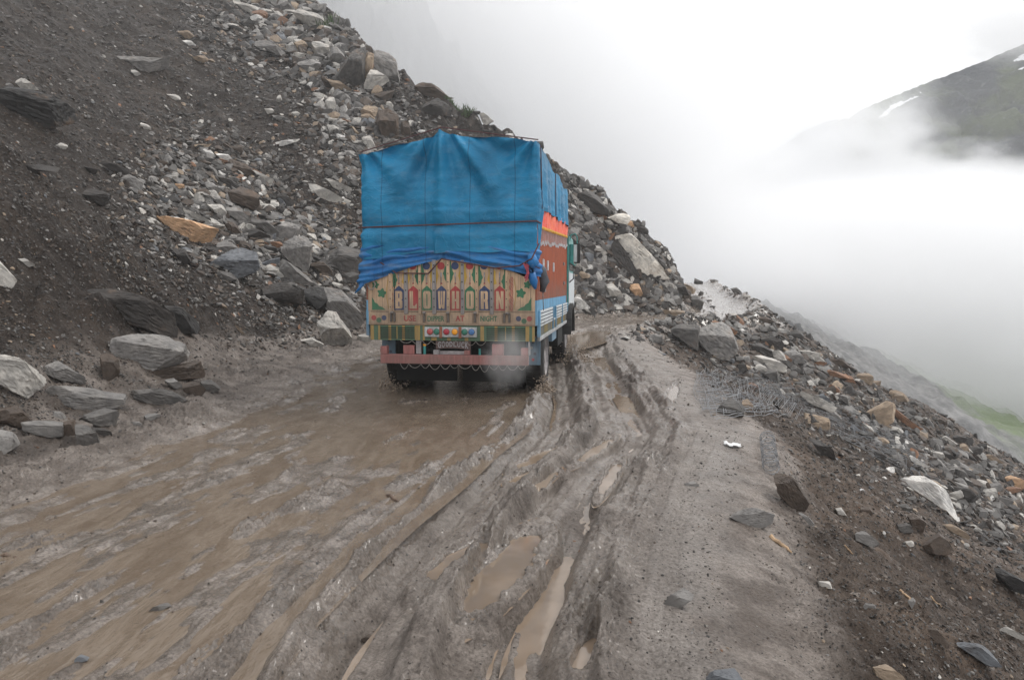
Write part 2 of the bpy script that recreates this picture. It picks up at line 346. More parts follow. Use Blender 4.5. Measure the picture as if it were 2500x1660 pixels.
wo_ = mesh_np('muddy_water', np.column_stack([WX.ravel(), WY.ravel(), WZ.ravel()]), np.stack([ii2[:-1, :-1], ii2[:-1, 1:], ii2[1:, 1:], ii2[1:, :-1]], -1).reshape(-1, 4), WATER, smooth=True)
tag(wo_, 'brown water running in streaks over the inner half of the road', 'water', kind='structure')
for k, (cx, cy, ux, uy, la, lb) in enumerate(PUDG):
    th = np.linspace(0, 2*np.pi, 40, endpoint=False); r_ = 1.75
    X = cx+r_*(np.cos(th)*la*ux-np.sin(th)*lb*uy); Y = cy+r_*(np.cos(th)*la*uy+np.sin(th)*lb*ux)
    V = np.column_stack([X, Y, np.full(40, zroad(cy)-.055+.0012*k)])
    o = mesh_np('puddle', V, [list(range(40))], PUDDLE); o['kind'] = 'structure'
# water lying along the bottoms of the deep ruts
for c_, w_ in ((.787, .020), (.832, .021), (.708, .02)):
    yv = np.linspace(2.0, 16, 160); lx = np.interp(yv, LEFT[:, 1], LEFT[:, 0]); rx = np.interp(yv, RIGHT[:, 1], RIGHT[:, 0])
    V = np.concatenate([np.column_stack([lx+(rx-lx)*(c_-.009*n2(yv*.55, lx*0, 41)+k*w_*.95), yv, zroad(yv)-.132-.05*(c_-.67)+.003*n2(yv*.8, c_*50+0*yv, 3)]) for k in (-1, 1)])
    o = mesh_np('rut_water', V, np.array([[i, i+1, 161+i, 160+i] for i in range(159)]), PUDDLE, smooth=True); o['kind'] = 'structure'
# ------------------------------------------------------------------ what shows through the cloud: cliff, far slope, mountain
def grid_faces(n, m):
    q = np.arange(n*m).reshape(n, m); return np.stack([q[:-1, :-1], q[:-1, 1:], q[1:, 1:], q[1:, :-1]], -1).reshape(-1, 4)
def at(px, py, d):
    a, b, c = ray(px, py); return np.stack([a*d/b, d+0*a, H+c*d/b], -1)
t = NT('far_rock'); P = t.pos()
c = t.mix(t.ramp(t.noise(t.scale(P, (1, 1, .35)), .22, 6, .65), .35, .7), (.07, .072, .074), (.20, .20, .195))
c = t.mix(t.math('MULTIPLY', t.ramp(t.noise(P, .09, 5, .6), .5, .62), .7), c, (.10, .115, .06))
FARROCK = t.fin(c, .8, t.bump(t.noise(P, 1.1, 5, .7), .8, .5))
# cliff behind the hillside
s_, t_ = np.meshgrid(np.linspace(0, 1, 170), np.linspace(0, 1, 120), indexing='ij')
X = -52+62*s_; Y = 98+30*s_**1.4; Zt = 92-66*s_; Z = -4+(Zt+4)*t_
dsp = fbm2(s_*14, t_*5, 4, 7)*3.2+np.abs(fbm2(s_*30, t_*9, 3, 17))*2.
V = np.stack([X-.25*t_*10+dsp*.3, Y+t_*14-dsp, Z+dsp*.3], -1).reshape(-1, 3)
o = mesh_np('cliff', V, grid_faces(170, 120), FARROCK, smooth=True); o['kind'] = 'structure'
# far side of the valley slope, greener lower down
t = NT('far_slope'); P = t.pos()
c = t.mix(t.ramp(t.noise(P, .5, 6, .65), .35, .7), (.10, .10, .10), (.22, .215, .21))
sp = t.n('ShaderNodeSeparateXYZ'); t.l(P, sp.inputs[0])
gr = t.ramp(t.math('ADD', sp.outputs[0], t.math('MULTIPLY', t.noise(P, .12, 4), 30)), 84, 97)
FARSLOPE = t.fin(t.mix(gr, c, (.115, .165, .055)), .8, t.bump(t.noise(P, 1.5, 5, .7), .8, .4))
s_, t_ = np.meshgrid(np.linspace(0, 1, 130), np.linspace(0, 1, 130), indexing='ij')
X = 46+90*s_; Y = 82.8+82*t_; Z = -.45*(X-33)+.22*(Y-95)-3-15*(np.maximum(96-Y, 0)/13)**2+fbm2(X*.12, Y*.12, 4, 3)*1.6+.5*fbm2(X*.6, Y*.6, 3, 4)
o = mesh_np('far_slope', np.stack([X, Y, Z], -1).reshape(-1, 3), grid_faces(130, 130), FARSLOPE, smooth=True); o['kind'] = 'structure'
# mountain on the far side of the valley
t = NT('mountain'); P = t.pos()
c = t.mix(t.ramp(t.noise(t.scale(P, (1, .4, 1)), .035, 6, .62), .42, .6), (.045, .054, .064), (.085, .108, .05))
c = t.mix(t.ramp(t.noise(P, .25, 5, .7), .55, .75, 0, .55), c, (.28, .28, .28))
MOUNT = t.fin(c, .85, t.bump(t.noise(P, .2, 6, .7), .9, 4))
SNOW = plain('snow', (.8, .81, .83), .6, .05, .3)
rp = np.array([(1600,520,410),(1740,445,405),(1880,375,400),(1960,322,398),(2020,296,395),(2075,288,392),(2100,270,390),(2150,248,388),(2215,222,385),(2260,205,382),(2320,182,378),(2400,152,372),(2500,108,365),(2620,40,355),(2800,-60,340)], float)
ss = np.linspace(0, 1, 300); q = np.linspace(0, 1, len(rp))
px, py, dd = (np.interp(ss, q, rp[:, k]) for k in range(3))
py = py+2.5*n2(ss*60, ss*0, 3)+1.5*n2(ss*150, ss*0, 5)
rd = at(px, py, dd); tt = np.linspace(0, 1, 180)
V = rd[:, None, :]+tt[None, :, None]*np.array([35., -150., -130.])
nz = fbm2(ss[:, None]*18+0*tt, tt[None, :]*12+0*ss[:, None], 5, 33)*np.minimum(tt*6, 1)[None, :]
V[..., 2] += nz*5; V[..., 1] -= nz*6
V = V.reshape(-1, 3); Fm = grid_faces(300, 180); cen = V[Fm].mean(1); qx, qy = proj(cen[:, 0], cen[:, 1], cen[:, 2])
def inside(px, py, poly):
    r = np.zeros(len(px), bool); P_ = np.array(poly, float); j = len(P_)-1
    for i in range(len(P_)):
        xi, yi = P_[i]; xj, yj = P_[j]
        r ^= ((yi > py) != (yj > py)) & (px < (xj-xi)*(py-yi)/(yj-yi+1e-9)+xi); j = i
    return r
k_ = .287
sn = np.zeros(len(Fm), bool)
for poly in ([(850,1012),(900,955),(935,930),(955,895),(1080,855),(1185,815),(1185,828),(1065,885),(1000,918),(955,948),(905,995)], [(1975,525),(2100,460),(2100,512),(2030,522)], [(2040,595),(2095,568),(2095,588)], [(1185,795),(1230,770),(1215,790)]):
    sn |= inside(qx, qy, [(1900+k_*a, k_*b) for a, b in poly])
o = mesh_np('mountain', V, Fm, [MOUNT, SNOW], mi=sn.astype(int), smooth=True); o['kind'] = 'structure'

# ------------------------------------------------------------------ cloud: soft-edged banks beyond the near ground
def cloud_mat(name, dens, edge, nsc):
    m = bpy.data.materials.new(name); m.use_nodes = True; t = NT.__new__(NT); t.m = m; t.t = m.node_tree; t.t.nodes.clear()
    out = t.n('ShaderNodeOutputMaterial'); p = t.n('ShaderNodeVolumePrincipled'); t.l(p.outputs[0], out.inputs['Volume']); p.inputs['Color'].default_value = (.985, .987, .992, 1)
    v = t.obj(); ln = t.n('ShaderNodeVectorMath', operation='LENGTH'); t.l(v, ln.inputs[0])
    d = t.math('ADD', t.math('SUBTRACT', 1.0, ln.outputs['Value']), t.math('MULTIPLY', t.math('SUBTRACT', t.noise(v, nsc, 4, .55), .5), edge))
    t.l(t.math('MULTIPLY', t.ramp(d, .05, .62), dens), p.inputs['Density']); return m
_bm = bmesh.new(); bmesh.ops.create_icosphere(_bm, subdivisions=3, radius=1); _sv = np.array([x.co for x in _bm.verts]); _sf = np.array([[x.index for x in p.verts] for p in _bm.faces]); _bm.free()
def cloud(px, py, d, rx, ry, rz, mat, rot=0.):
    p = at(np.array(float(px)), np.array(float(py)), np.array(float(d)))
    o = mesh_np('cloud', _sv, _sf, mat, smooth=True, loc=tuple(p)); o.scale = (rx, ry, rz); o.rotation_euler = (0, rot, 0); o['kind'] = 'stuff'; return o
CLM = cloud_mat('cloud', .115, .9, 1.6); CLW = cloud_mat('cloud_wisp', .038, 1.7, 2.6); CLT = cloud_mat('cloud_veil', .0025, 1.3, 2.6)
cloud(880, 260, 152, 112, 69, 66, CLM, math.radians(30)); cloud(2250, 860, 173, 130, 84, 58, CLM)
cloud(2330, 740, 285, 170, 70, 60, CLW); cloud(1945, 385, 290, 62, 50, 48, CLW); cloud(2090, 470, 270, 62, 30, 26, CLW); cloud(2330, 455, 275, 50, 25, 20, CLW); cloud(2480, 60, 330, 40, 25, 20, CLW); cloud(2330, 300, 290, 85, 45, 42, CLT)
# ------------------------------------------------------------------ thin even haze over the near ground
def haze_box():
    x0, x1, y0, y1 = -79, 79, -5, 80.5; z0 = float(GZ.min())-1; z1 = float(GZ.max())+2
    V = np.array([(x, y, z) for x in (x0, x1) for y in (y0, y1) for z in (z0, z1)])
    o = mesh_np('haze', V, [[0, 1, 3, 2], [4, 6, 7, 5], [0, 4, 5, 1], [2, 3, 7, 6], [0, 2, 6, 4], [1, 5, 7, 3]], volume('haze', .0014)); o['kind'] = 'stuff'
haze_box()
# ------------------------------------------------------------------ the truck
class MB:
    """collects simple shapes, then links them as one mesh object with several materials"""
    def __init__(s): s.v = []; s.f = []; s.m = []; s.mats = []
    def mi(s, m):
        if m not in s.mats: s.mats.append(m)
        return s.mats.index(m)
    def add(s, V, Fs, m):
        b = len(s.v); s.v += [tuple(v) for v in V]; k = s.mi(m)
        for f in Fs: s.f.append([i+b for i in f]); s.m.append(k)
    def box(s, x0, x1, y0, y1, z0, z1, m, bev=0.):
        if bev:
            bm = bmesh.new(); bmesh.ops.create_cube(bm, size=1)
            for v in bm.verts: v.co = ((x0+x1)/2+v.co.x*(x1-x0), (y0+y1)/2+v.co.y*(y1-y0), (z0+z1)/2+v.co.z*(z1-z0))
            bmesh.ops.bevel(bm, geom=bm.edges[:], offset=bev, segments=2, affect='EDGES', profile=.6)
            bm.verts.index_update(); s.add([v.co[:] for v in bm.verts], [[v.index for v in f.verts] for f in bm.faces], m); bm.free(); return
        V = [(x, y, z) for x in (x0, x1) for y in (y0, y1) for z in (z0, z1)]
        s.add(V, [[0, 1, 3, 2], [4, 6, 7, 5], [0, 4, 5, 1], [2, 3, 7, 6], [0, 2, 6, 4], [1, 5, 7, 3]], m)
    def plate(s, poly, y0, y1, m):
        """polygon in x,z given thickness along y (y0 = rear face)"""
        n = len(poly); V = [(x, y0, z) for x, z in poly]+[(x, y1, z) for x, z in poly]
        s.add(V, [list(range(n)), list(range(2*n-1, n-1, -1))]+[[i, i+n, (i+1) % n+n, (i+1) % n] for i in range(n)], m)
    def disc(s, x, z, r, y0, y1, m, n=20): s.plate([(x+r*math.cos(2*math.pi*i/n), z+r*math.sin(2*math.pi*i/n)) for i in range(n)], y0, y1, m)
    def tube(s, pts, r, m, n=7, taper=None):
        P = [Vector(p) for p in pts]; rings = []; up = Vector((0, 0, 1))
        for i, p in enumerate(P):
            d = (P[min(i+1, len(P)-1)]-P[max(i-1, 0)]).normalized(); a = d.cross(up)
            if a.length < 1e-3: a = d.cross(Vector((1, 0, 0)))
            a.normalize(); b = a.cross(d); rr = r if taper is None else r*taper[i]
            rings.append([p+(a*math.cos(2*math.pi*k/n)+b*math.sin(2*math.pi*k/n))*rr for k in range(n)])
        V = [v for q in rings for v in q]; Fs = [[i*n+k, i*n+(k+1) % n, (i+1)*n+(k+1) % n, (i+1)*n+k] for i in range(len(P)-1) for k in range(n)]
        s.add(V, Fs+[list(range(n-1, -1, -1)), list(range((len(P)-1)*n, len(P)*n))], m)
    def lathe(s, prof, cx, cy, cz, m, n=36):
        """profile (x offset, radius) turned about an axis along x"""
        V = []; k = len(prof)
        for i in range(n):
            a = 2*math.pi*i/n
            for dx, r in prof: V.append((cx+dx, cy+r*math.cos(a), cz+r*math.sin(a)))
        s.add(V, [[i*k+j, ((i+1) % n)*k+j, ((i+1) % n)*k+j+1, i*k+j+1] for i in range(n) for j in range(k-1)], m)
    def build(s, name, parent=None, smooth=False, label=None):
        me = bpy.data.meshes.new(name); me.from_pydata(s.v, [], s.f)
        for m in s.mats: me.materials.append(m)
        me.polygons.foreach_set('material_index', np.array(s.m, np.int32))
        if smooth: me.polygons.foreach_set('use_smooth', np.ones(len(s.f), bool))
        bm = bmesh.new(); bm.from_mesh(me); bmesh.ops.recalc_face_normals(bm, faces=bm.faces); bm.to_mesh(me); bm.free()
        o = bpy.data.objects.new(name, me); COL.objects.link(o)
        if parent is not None: o.parent = parent
        if label: o['label'] = label
        return o
def grimy(name, col, dirt=(.15, .125, .105), lo=.8, hi=1.9, most=.75, rough=.6, grain=True):
    """old paint: mud thrown up by the wheels, thickest low down, in patches; rust-dark seams"""
    t = NT(name); v = t.obj(); s = t.n('ShaderNodeSeparateXYZ'); t.l(v, s.inputs[0])
    n = t.noise(v, 3.2, 6, .65); n2_ = t.noise(t.scale(v, (14, 14, 1.6)), 2., 5, .65)
    d = t.math('ADD', t.ramp(s.outputs[2], lo, hi, .95, .18), t.math('MULTIPLY', t.math('SUBTRACT', n, .5), 1.5))
    d = t.math('MULTIPLY', t.ramp(d, .3, 1.0), most)
    c = t.mix(t.ramp(n2_, .35, .72), tuple(x*.72 for x in col), tuple(min(1, x*1.12) for x in col))
    c = t.mix(t.ramp(t.noise(v, 30, 4, .7), .62, .74, 0, .45), c, tuple(x*.35 for x in col))
    return t.fin(t.mix(d, c, dirt), rough, t.bump(t.noise(t.scale(v, (40, 40, 5)), 2, 3), .15, .004))
CREAM = grimy('cream_paint', (.58, .40, .255), lo=.95, hi=1.85, most=.56); GREEN = grimy('green_paint', (.04, .17, .085), most=.42); YELLOW = grimy('yellow_paint', (.52, .33, .055), most=.5)
RED = grimy('red_paint', (.40, .05, .05), most=.38); NAVY = grimy('navy_paint', (.03, .055, .14), most=.38); STRAP = grimy('strap_steel', (.27, .25, .245), most=.6)
STEEL = grimy('dark_steel', (.06, .055, .05), most=.6); RUST = grimy('rust_red_panel', (.36, .075, .022), lo=1.15, hi=2.0, most=.52); SKYB = grimy('sky_blue_paint', (.16, .37, .56), lo=.5, hi=1.5, most=.55)
WHITE = grimy('white_paint', (.62, .66, .68), lo=.6, hi=1.5, most=.6); PINK = grimy('faded_red_bumper', (.36, .13, .12), lo=.3, hi=1.0, most=.62); MAROON = grimy('maroon_board', (.10, .042, .045), most=.4)
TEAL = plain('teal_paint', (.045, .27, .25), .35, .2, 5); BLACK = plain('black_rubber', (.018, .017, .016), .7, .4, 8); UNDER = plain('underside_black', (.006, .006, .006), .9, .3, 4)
TYRE = grimy('muddy_tyre', (.009, .009, .009), dirt=(.035, .029, .025), lo=-.2, hi=.9, most=.6, rough=.75); GREYW = plain('grey_letter_paint', (.34, .33, .34), .6, .3, 9); GREYM = plain('grey_wood', (.30, .28, .28), .7, .25, 12)
BROWN = plain('brown_strap', (.26, .095, .05), .6, .3, 10); ROPE = plain('brown_rope', (.085, .035, .035), .85, .3, 30); ROPER = plain('red_rope', (.34, .055, .08), .8, .3, 30); CHAIN = plain('dull_chain', (.20, .18, .165), .5, .4, 20)
SACK = plain('grey_sacking', (.10, .105, .12), .85, .3, 7); GLASSM = plain('mirror_black', (.02, .02, .022), .2, .2, 5)
def lens(name, col): return plain(name, col, .25, .12, 14)
L_RED, L_GRN, L_AMB, L_BLU, L_PNK = lens('red_lens', (.38, .03, .05)), lens('green_lens', (.035, .16, .115)), lens('amber_lens', (.80, .33, .02)), lens('blue_lens', (.06, .16, .36)), lens('dull_red_lens', (.42, .085, .085))
def tarp_mat(name, a, b, top=2.4, fade=.6):
    t = NT(name); v = t.obj(); n = t.noise(v, 1.3, 5, .6); s = t.n('ShaderNodeSeparateXYZ'); t.l(v, s.inputs[0])
    c = t.mix(t.ramp(n, .3, .7), a, b)
    c = t.mix(t.math('MULTIPLY', t.ramp(t.noise(t.scale(v, (1, 1, 3)), 2.6, 6, .7), .5, .75), fade), c, (.20, .23, .25))
    n3_ = t.noise(t.scale(v, (1, 1, 2.2)), 5, 6, .65, .7)
    cr_ = t.ramp(t.math('ABSOLUTE', t.math('SUBTRACT', t.noise(t.scale(v, (1, 1, 1.6)), 2.3, 3, .5, 1.4), .5)), 0, .035, 1, 0)       # sharp creases
    sm_ = t.ramp(t.math('ABSOLUTE', t.math('SUBTRACT', t.math('PINGPONG', t.math('ADD', s.outputs[0], .02), .62), .31)), .004, .009, 1, 0)       # stitched seams
    c = t.mix(t.math('MULTIPLY', sm_, .55), c, tuple(x*.35 for x in a)); c = t.mix(t.math('MULTIPLY', cr_, .10), c, (.10, .30, .45))
    return t.fin(c, t.ramp(n, .3, .7, .42, .6), t.bump(n3_, .45, .03, t.bump(cr_, .3, .01, t.bump(t.noise(v, 22, 4, .6), .2, .008))), spec=.35)
TARP = tarp_mat('blue_tarpaulin', (.003, .135, .27), (.010, .225, .43), fade=.22); TARP2 = tarp_mat('blue_plastic_sheet', (.008, .10, .30), (.02, .18, .44), fade=.65); CLOTHO = tarp_mat('orange_red_cloth', (.80, .09, .045), (.86, .19, .10), fade=.0)
YTRIM = plain('yellow_trim', (.72, .40, .04), .7, .2, 20)

TR = empty('cargo_truck', (-.853, 9.45, .0), -math.radians(8.9))
tag(TR, 'painted cargo truck under blue tarpaulins driving away along the muddy road', 'truck')
def arc_z(x): return 1.93-.30*(max(0, abs(x+.06)-.05)/1.15)**2       # curved top of the tailgate
# --- tailgate: planked cream panel, straps, lettered boards
m = MB(); nx = 24
xs = np.linspace(-1.19, 1.18, nx+1)
m.plate([(x, arc_z(x)) for x in xs]+[(1.18, 1.205), (-1.19, 1.205)], 0, .05, CREAM)
for x in np.linspace(-1.12, 1.12, 17): m.box(x-.002, x+.002, -.0015, .01, 1.22, arc_z(x)-.03, STEEL)       # plank joints
TAIL = m.build('tailgate', TR)
cols = [-.735, -.528, -.332, -.123, .075, .280, .482, .694]
hcol = [NAVY, RED, GREEN, NAVY, RED, GREEN, NAVY, RED]
p = MB()
for i, (cx, hm) in enumerate(zip(cols, hcol)):
    w = .072
    p.plate([(cx-w, 1.225), (cx+w, 1.225), (cx+w, 1.50), (cx, 1.565), (cx-w, 1.50)], -.006, 0, hm)
    top = arc_z(cx)-.03
    e = 1 if i % 2 else -1                                  # green zigzag on one side, yellow curve on the other
    g = [(cx+e*.085, top), (cx+e*.062, top)]+[(cx+e*(.062-.034*(1-abs(k-3)/3)-(.008 if k % 2 else 0)), top-.06-.036*k) for k in range(7)]+[(cx+e*.085, 1.55)]
    p.plate(g if e < 0 else g[::-1], -.0035, 0, GREEN)
    y_ = [(cx-e*.085, top), (cx-e*.055, top-.03), (cx-e*.06, top-.12), (cx-e*.04, top-.2), (cx-e*.075, 1.58), (cx-e*.085, 1.57)]
    p.plate(y_ if e > 0 else y_[::-1], -.0035, 0, YELLOW)
    p.disc(cx-.005, 1.835, .052, -.005, 0, RED if i % 2 else NAVY)
    p.box(cx-.006, cx+.006, -.02, -.004, 1.68, 1.745, GREYW); p.tube([(cx, -.012, 1.68), (cx+.004, -.014, 1.63), (cx, -.012, 1.6)], .006, STRAP, 6); p.disc(cx, 1.595, .011, -.012, 0, RED, 10)
for sgn in (-1, 1):                                         # outer panels: leaves, corner triangle, wavy line, plaited bands
    for lx, lz, lr in ((.985, 1.46, .058), (1.075, 1.575, .045)):
        q = [(sgn*lx+lr*(1+.22*math.sin(5*a+1))*math.cos(a), lz+lr*(1+.22*math.sin(5*a+1))*math.sin(a)) for a in np.linspace(0, 2*math.pi, 40, endpoint=False)]
        if lz < arc_z(sgn*lx)-.05: p.plate(q, -.004, 0, GREEN)
    tri = [(sgn*.93, 1.225), (sgn*1.13, 1.225), (sgn*1.13, 1.40), (sgn*1.10, 1.36), (sgn*1.09, 1.33), (sgn*1.05, 1.31), (sgn*1.03, 1.28), (sgn*.99, 1.27)]
    p.plate(tri if sgn > 0 else tri[::-1], -.004, 0, GREEN)
    p.tube([(sgn*(.905+.012*math.sin(z*14)), -.002, z) for z in np.linspace(1.24, 1.66, 20)], .0035, YELLOW, 5)
    p.tube([(sgn*(.80+.005*math.sin(z*80)), -.003, z) for z in np.linspace(1.22, 1.70, 46)], .0075, BLACK, 5, taper=[.6+.6*(k % 2) for k in range(46)])
    for off in (.835, .855, .872): p.tube([(sgn*(off+.005*math.sin(z*70+off*50)), -.003, z) for z in np.linspace(1.22, 1.68, 46)], .004, RED, 5)
p.build('painted_pattern', TAIL)
def letters(txt, x0, x1, z0, z1, y, mat_, parent, name, bold=.0, dep=.004):
    """raised lettering fitted into a box on the rear of the truck"""
    cu = bpy.data.curves.new(name, 'FONT'); cu.body = txt; cu.offset = bold; cu.resolution_u = 3; cu.fill_mode = 'FRONT'
    tmp = bpy.data.objects.new('tmp', cu); COL.objects.link(tmp); me = bpy.data.meshes.new_from_object(tmp.evaluated_get(bpy.context.evaluated_depsgraph_get()))
    bpy.data.objects.remove(tmp); co = np.array([v.co for v in me.vertices]); a, b = co.min(0), co.max(0)
    n = len(co); V = [(x0+(x-a[0])/(b[0]-a[0])*(x1-x0), y, z0+(yy_-a[1])/(b[1]-a[1])*(z1-z0)) for x, yy_, _ in co]
    fs = [list(q.vertices) for q in me.polygons]; cnt = {}
    for f in fs:
        for i in range(len(f)): e = (f[i], f[(i+1) % len(f)]); cnt[tuple(sorted(e))] = cnt.get(tuple(sorted(e)), [])+[e]
    side = [[e[0][0], e[0][1], e[0][1]+n, e[0][0]+n] for e in cnt.values() if len(e) == 1]
    bpy.data.meshes.remove(me); return V+[(x, y+dep, z) for x, _, z in V], fs+side
def lettering(items, parent, name):
    q = MB()
    for it in items: V, fs = letters(*it[:6], None, parent, name, *(it[7:])); q.add(V, fs, it[6])
    return q.build(name, parent)
bars = {   # block capitals as bars and cut corners, drawn on a 10 x 20 grid
 'B': [[(0,0),(8,0),(9.6,1.5),(9.6,8.6),(8.4,10),(9.6,11.4),(9.6,18.5),(8,20),(0,20)]], 'L': [[(0,0),(9.6,0),(9.6,6),(7,3.2),(4.6,3.2),(4.6,20),(0,20)]],
 'O': [[(1.6,0),(8.4,0),(10,2),(10,18),(8.4,20),(1.6,20),(0,18),(0,2)]], 'W': [[(1.2,0),(4,0),(5,2.4),(6,0),(8.8,0),(10,20),(0,20)]],
 'H': [[(0,0),(4,0),(4,8.6),(6,8.6),(6,0),(10,0),(10,20),(6,20),(6,11),(4,11),(4,20),(0,20)]],
 'R': [[(0,0),(4,0),(4,8),(5.6,8),(6.2,0),(10,0),(9.2,8.6),(8.6,9.6),(9.6,10.6),(9.6,18.4),(8.2,20),(0,20)]], 'N': [[(0,0),(3.6,0),(3.6,11),(6.6,0),(10,0),(10,20),(6.4,20),(6.4,10),(3.6,20),(0,20)]]}
holes = {'B': [(4.2,2.6,5.6,7.8), (4.2,12,5.6,17.2)], 'O': [(4.3,3.2,5.7,16.8)], 'W': [(3.1,4.5,3.8,20), (6.2,4.5,6.9,20)], 'R': [(4.2,11,5.6,17.4)]}
q = MB()
for ch, cx, hm in zip('BLOWHORN', cols, hcol):
    X = lambda a: cx-.052+a*.0106; Zz = lambda b: 1.245+b*.0122
    for poly in bars[ch]: q.plate([(X(a), Zz(b)) for a, b in poly], -.0095, -.006, CREAM)
    for a0, b0, a1, b1 in holes.get(ch, []): q.box(X(a0), X(a1), -.0115, -.009, Zz(b0), Zz(b1), hm)
q.build('lettering', TAIL)
for x, w, mt in [(-.63,.028,STRAP),(-.225,.028,STRAP),(.175,.024,STRAP),(.585,.025,STRAP),(-.43,.02,CREAM),(-.025,.023,CREAM),(.378,.02,CREAM),(.79,.018,CREAM),(-.855,.024,CREAM)]:
    b = MB(); z1 = arc_z(x)-.01; b.box(x-w, x+w, -.024, -.001, 1.17, z1, mt, .004)
    for z in np.arange(1.27, z1-.05, .115): b.disc(x, z, .011 if mt is STRAP else .008, -.032, -.024, STEEL, 8)
    b.build('strap', TAIL)
# --- lettered strip
m = MB(); m.box(-1.19, 1.19, .0, .06, 1.015, 1.198, CREAM, .006)
for a, b in [(-.747,-.40), (-.337,-.06), (-.007,.32), (.40,.73), (-1.165,-.89), (.88,1.17)]: m.box(a, b, -.008, .0, 1.035, 1.175, CREAM, .003)
for x in (-.85, -.80, -.37, -.03, .35, .76, .83): m.box(x-.014, x+.014, -.03, -.001, 1.06, 1.19, STEEL, .006)
for x in (-.83, -.365, -.03, .355, .80): m.tube([(x-.02, -.03, 1.19), (x+.02, -.03, 1.19)], .018, STRAP, 10)
for sgn in (-1, 1):
    for lx, lz, mt in ((1.105, 1.115, RED), (1.03, 1.082, GREEN), (.955, 1.115, NAVY)): m.disc(sgn*lx, lz, .036, -.0115, -.008, mt)
STRIP = m.build('rear_rail', TR)
LRED = grimy('red_lettering', (.36, .04, .04), most=.22); LGRN = grimy('green_lettering', (.03, .14, .07), most=.22)
q = MB()
for txt, x0, x1, z0, z1, mt in [('USE',-.665,-.49,1.07,1.15,LRED), ('DIPPER',-.325,-.085,1.07,1.145,LGRN), ('AT',.075,.20,1.075,1.15,LRED), ('NIGHT',.425,.66,1.075,1.15,LGRN)]:
    V, fs = letters(txt, x0, x1, z0, z1, -.0115, None, None, 'lettering', .02, .0032); q.add(V, fs, mt)
q.build('lettering', STRIP)
# --- green and yellow board with louvres
m = MB(); m.box(-1.165, 1.175, .012, .07, .80, 1.012, GREEN, .005)
for a, b in [(-1.165,-1.115), (-1.05,-1.02), (-.51,-.44), (-.40,-.37), (.42,.47), (1.05,1.10), (1.14,1.175), (-.90,-.86), (-.70,-.66), (.62,.66), (.86,.90)]: m.box(a, b, .009, .012, .803, 1.009, YELLOW)
for a, b in [(-.28,-.2), (-.05,0), (.2,.25)]: m.box(a, b, .009, .012, .803, .85, YELLOW)
for a, b in ((-1.017,-.78), (-.757,-.517), (.506,.765), (.785,1.047)):
    for k in range(6): m.box(a, b, .006, .011, .83+k*.028, .841+k*.028, UNDER)
    m.box(b+.002, b+.012, .002, .01, .82, 1.0, YELLOW)
m.build('louvre_board', TR)
m = MB(); m.box(-.365, .375, -.028, .008, .855, .992, WHITE, .006)
for x in (-.13, .142): m.box(x-.02, x+.02, -.04, -.029, .84, 1.0, BROWN, .004)
LB = m.build('light_panel', TR)
for x, mt in [(-.285,L_PNK), (-.19,L_GRN), (-.05,L_RED), (.068,L_AMB), (.205,L_GRN), (.305,L_BLU)]:
    b = MB(); n = 20
    b.disc(x, .928, .047, -.034, -.0285, STRAP); prof = [(0, .042), (-.010, .040), (-.017, .03), (-.02, .012)]
    V = [(x+r*math.cos(2*math.pi*i/n), -.034+dy, .928+r*math.sin(2*math.pi*i/n)) for dy, r in prof for i in range(n)]
    b.add(V, [[j*n+i, j*n+(i+1) % n, (j+1)*n+(i+1) % n, (j+1)*n+i] for j in range(3) for i in range(n)]+[list(range(3*n, 4*n))], mt); b.build('tail_light', LB)
# --- bumper, board, chassis
m = MB(); m.box(-1.01, 1.09, -.03, .06, .475, .605, PINK, .008); m.box(-1.01, -.91, -.03, .06, .607, .715, PINK, .008); m.box(.99, 1.09, -.03, .06, .607, .715, PINK, .008)
m.box(-.69, -.53, .02, .08, .607, .73, PINK, .006); m.box(.58, .74, .02, .08, .607, .76, PINK, .006); m.box(1.092, 1.11, -.03, .05, .62, .80, GREYM, .003); m.build('bumper', TR)
m = MB(); arc = [(x, .625+.07*math.cos(x*3.)) for x in np.linspace(-.22, .27, 15)]
m.plate([(-.22, .80), (.275, .80), (.275, .66)]+arc[::-1]+[(-.22, .66)], .03, .06, MAROON); m.box(-.22, .27, .045, .075, .607, .655, GREYM, .004)
m.box(-.25, -.17, .0, .07, .607, .67, GREYM, .008); m.box(.19, .27, .0, .07, .607, .67, PINK, .006)
GB = m.build('name_board', TR)
q = MB(); word = 'GOODLUCK'; wx = np.linspace(-.195, .25, 9)
for i, ch in enumerate(word):
    xm = (wx[i]+wx[i+1])/2; zb = .683+.033*math.cos((xm-.02)*6)
    V, fs = letters(ch, wx[i]+.006, wx[i+1]-.006, zb, .788, .0265, None, None, 'lettering', .02, .0032); q.add(V, fs, GREYW)
q.build('lettering', GB)
m = MB()
for x in (-.45, .45): m.box(x-.05, x+.05, .1, 6.8, .62, .86, UNDER)
m.box(-1.15, 1.15, .08, 5.25, .95, 1.05, UNDER)
for y in (.35, 1.0, 1.9, 2.8, 3.7, 4.6): m.box(-1.15, 1.15, y-.05, y+.05, .86, .95, UNDER)
m.tube([(-.9, 1.3, .5), (.9, 1.3, .5)], .09, UNDER, 10); bm_ = bmesh.new(); bmesh.ops.create_uvsphere(bm_, u_segments=14, v_segments=10, radius=.24)
m.add([(v.co.x, v.co.y+1.3, v.co.z+.5) for v in bm_.verts], [[v.index for v in f.verts] for f in bm_.faces], UNDER); bm_.free()
m.tube([(-.9, 5.75, .5), (.9, 5.75, .5)], .07, UNDER, 10); m.tube([(-.3, .12, .66), (-.3, 3.2, .6)], .045, UNDER, 8); m.box(-.9, -.5, 2.2, 3.6, .45, .85, UNDER, .03)
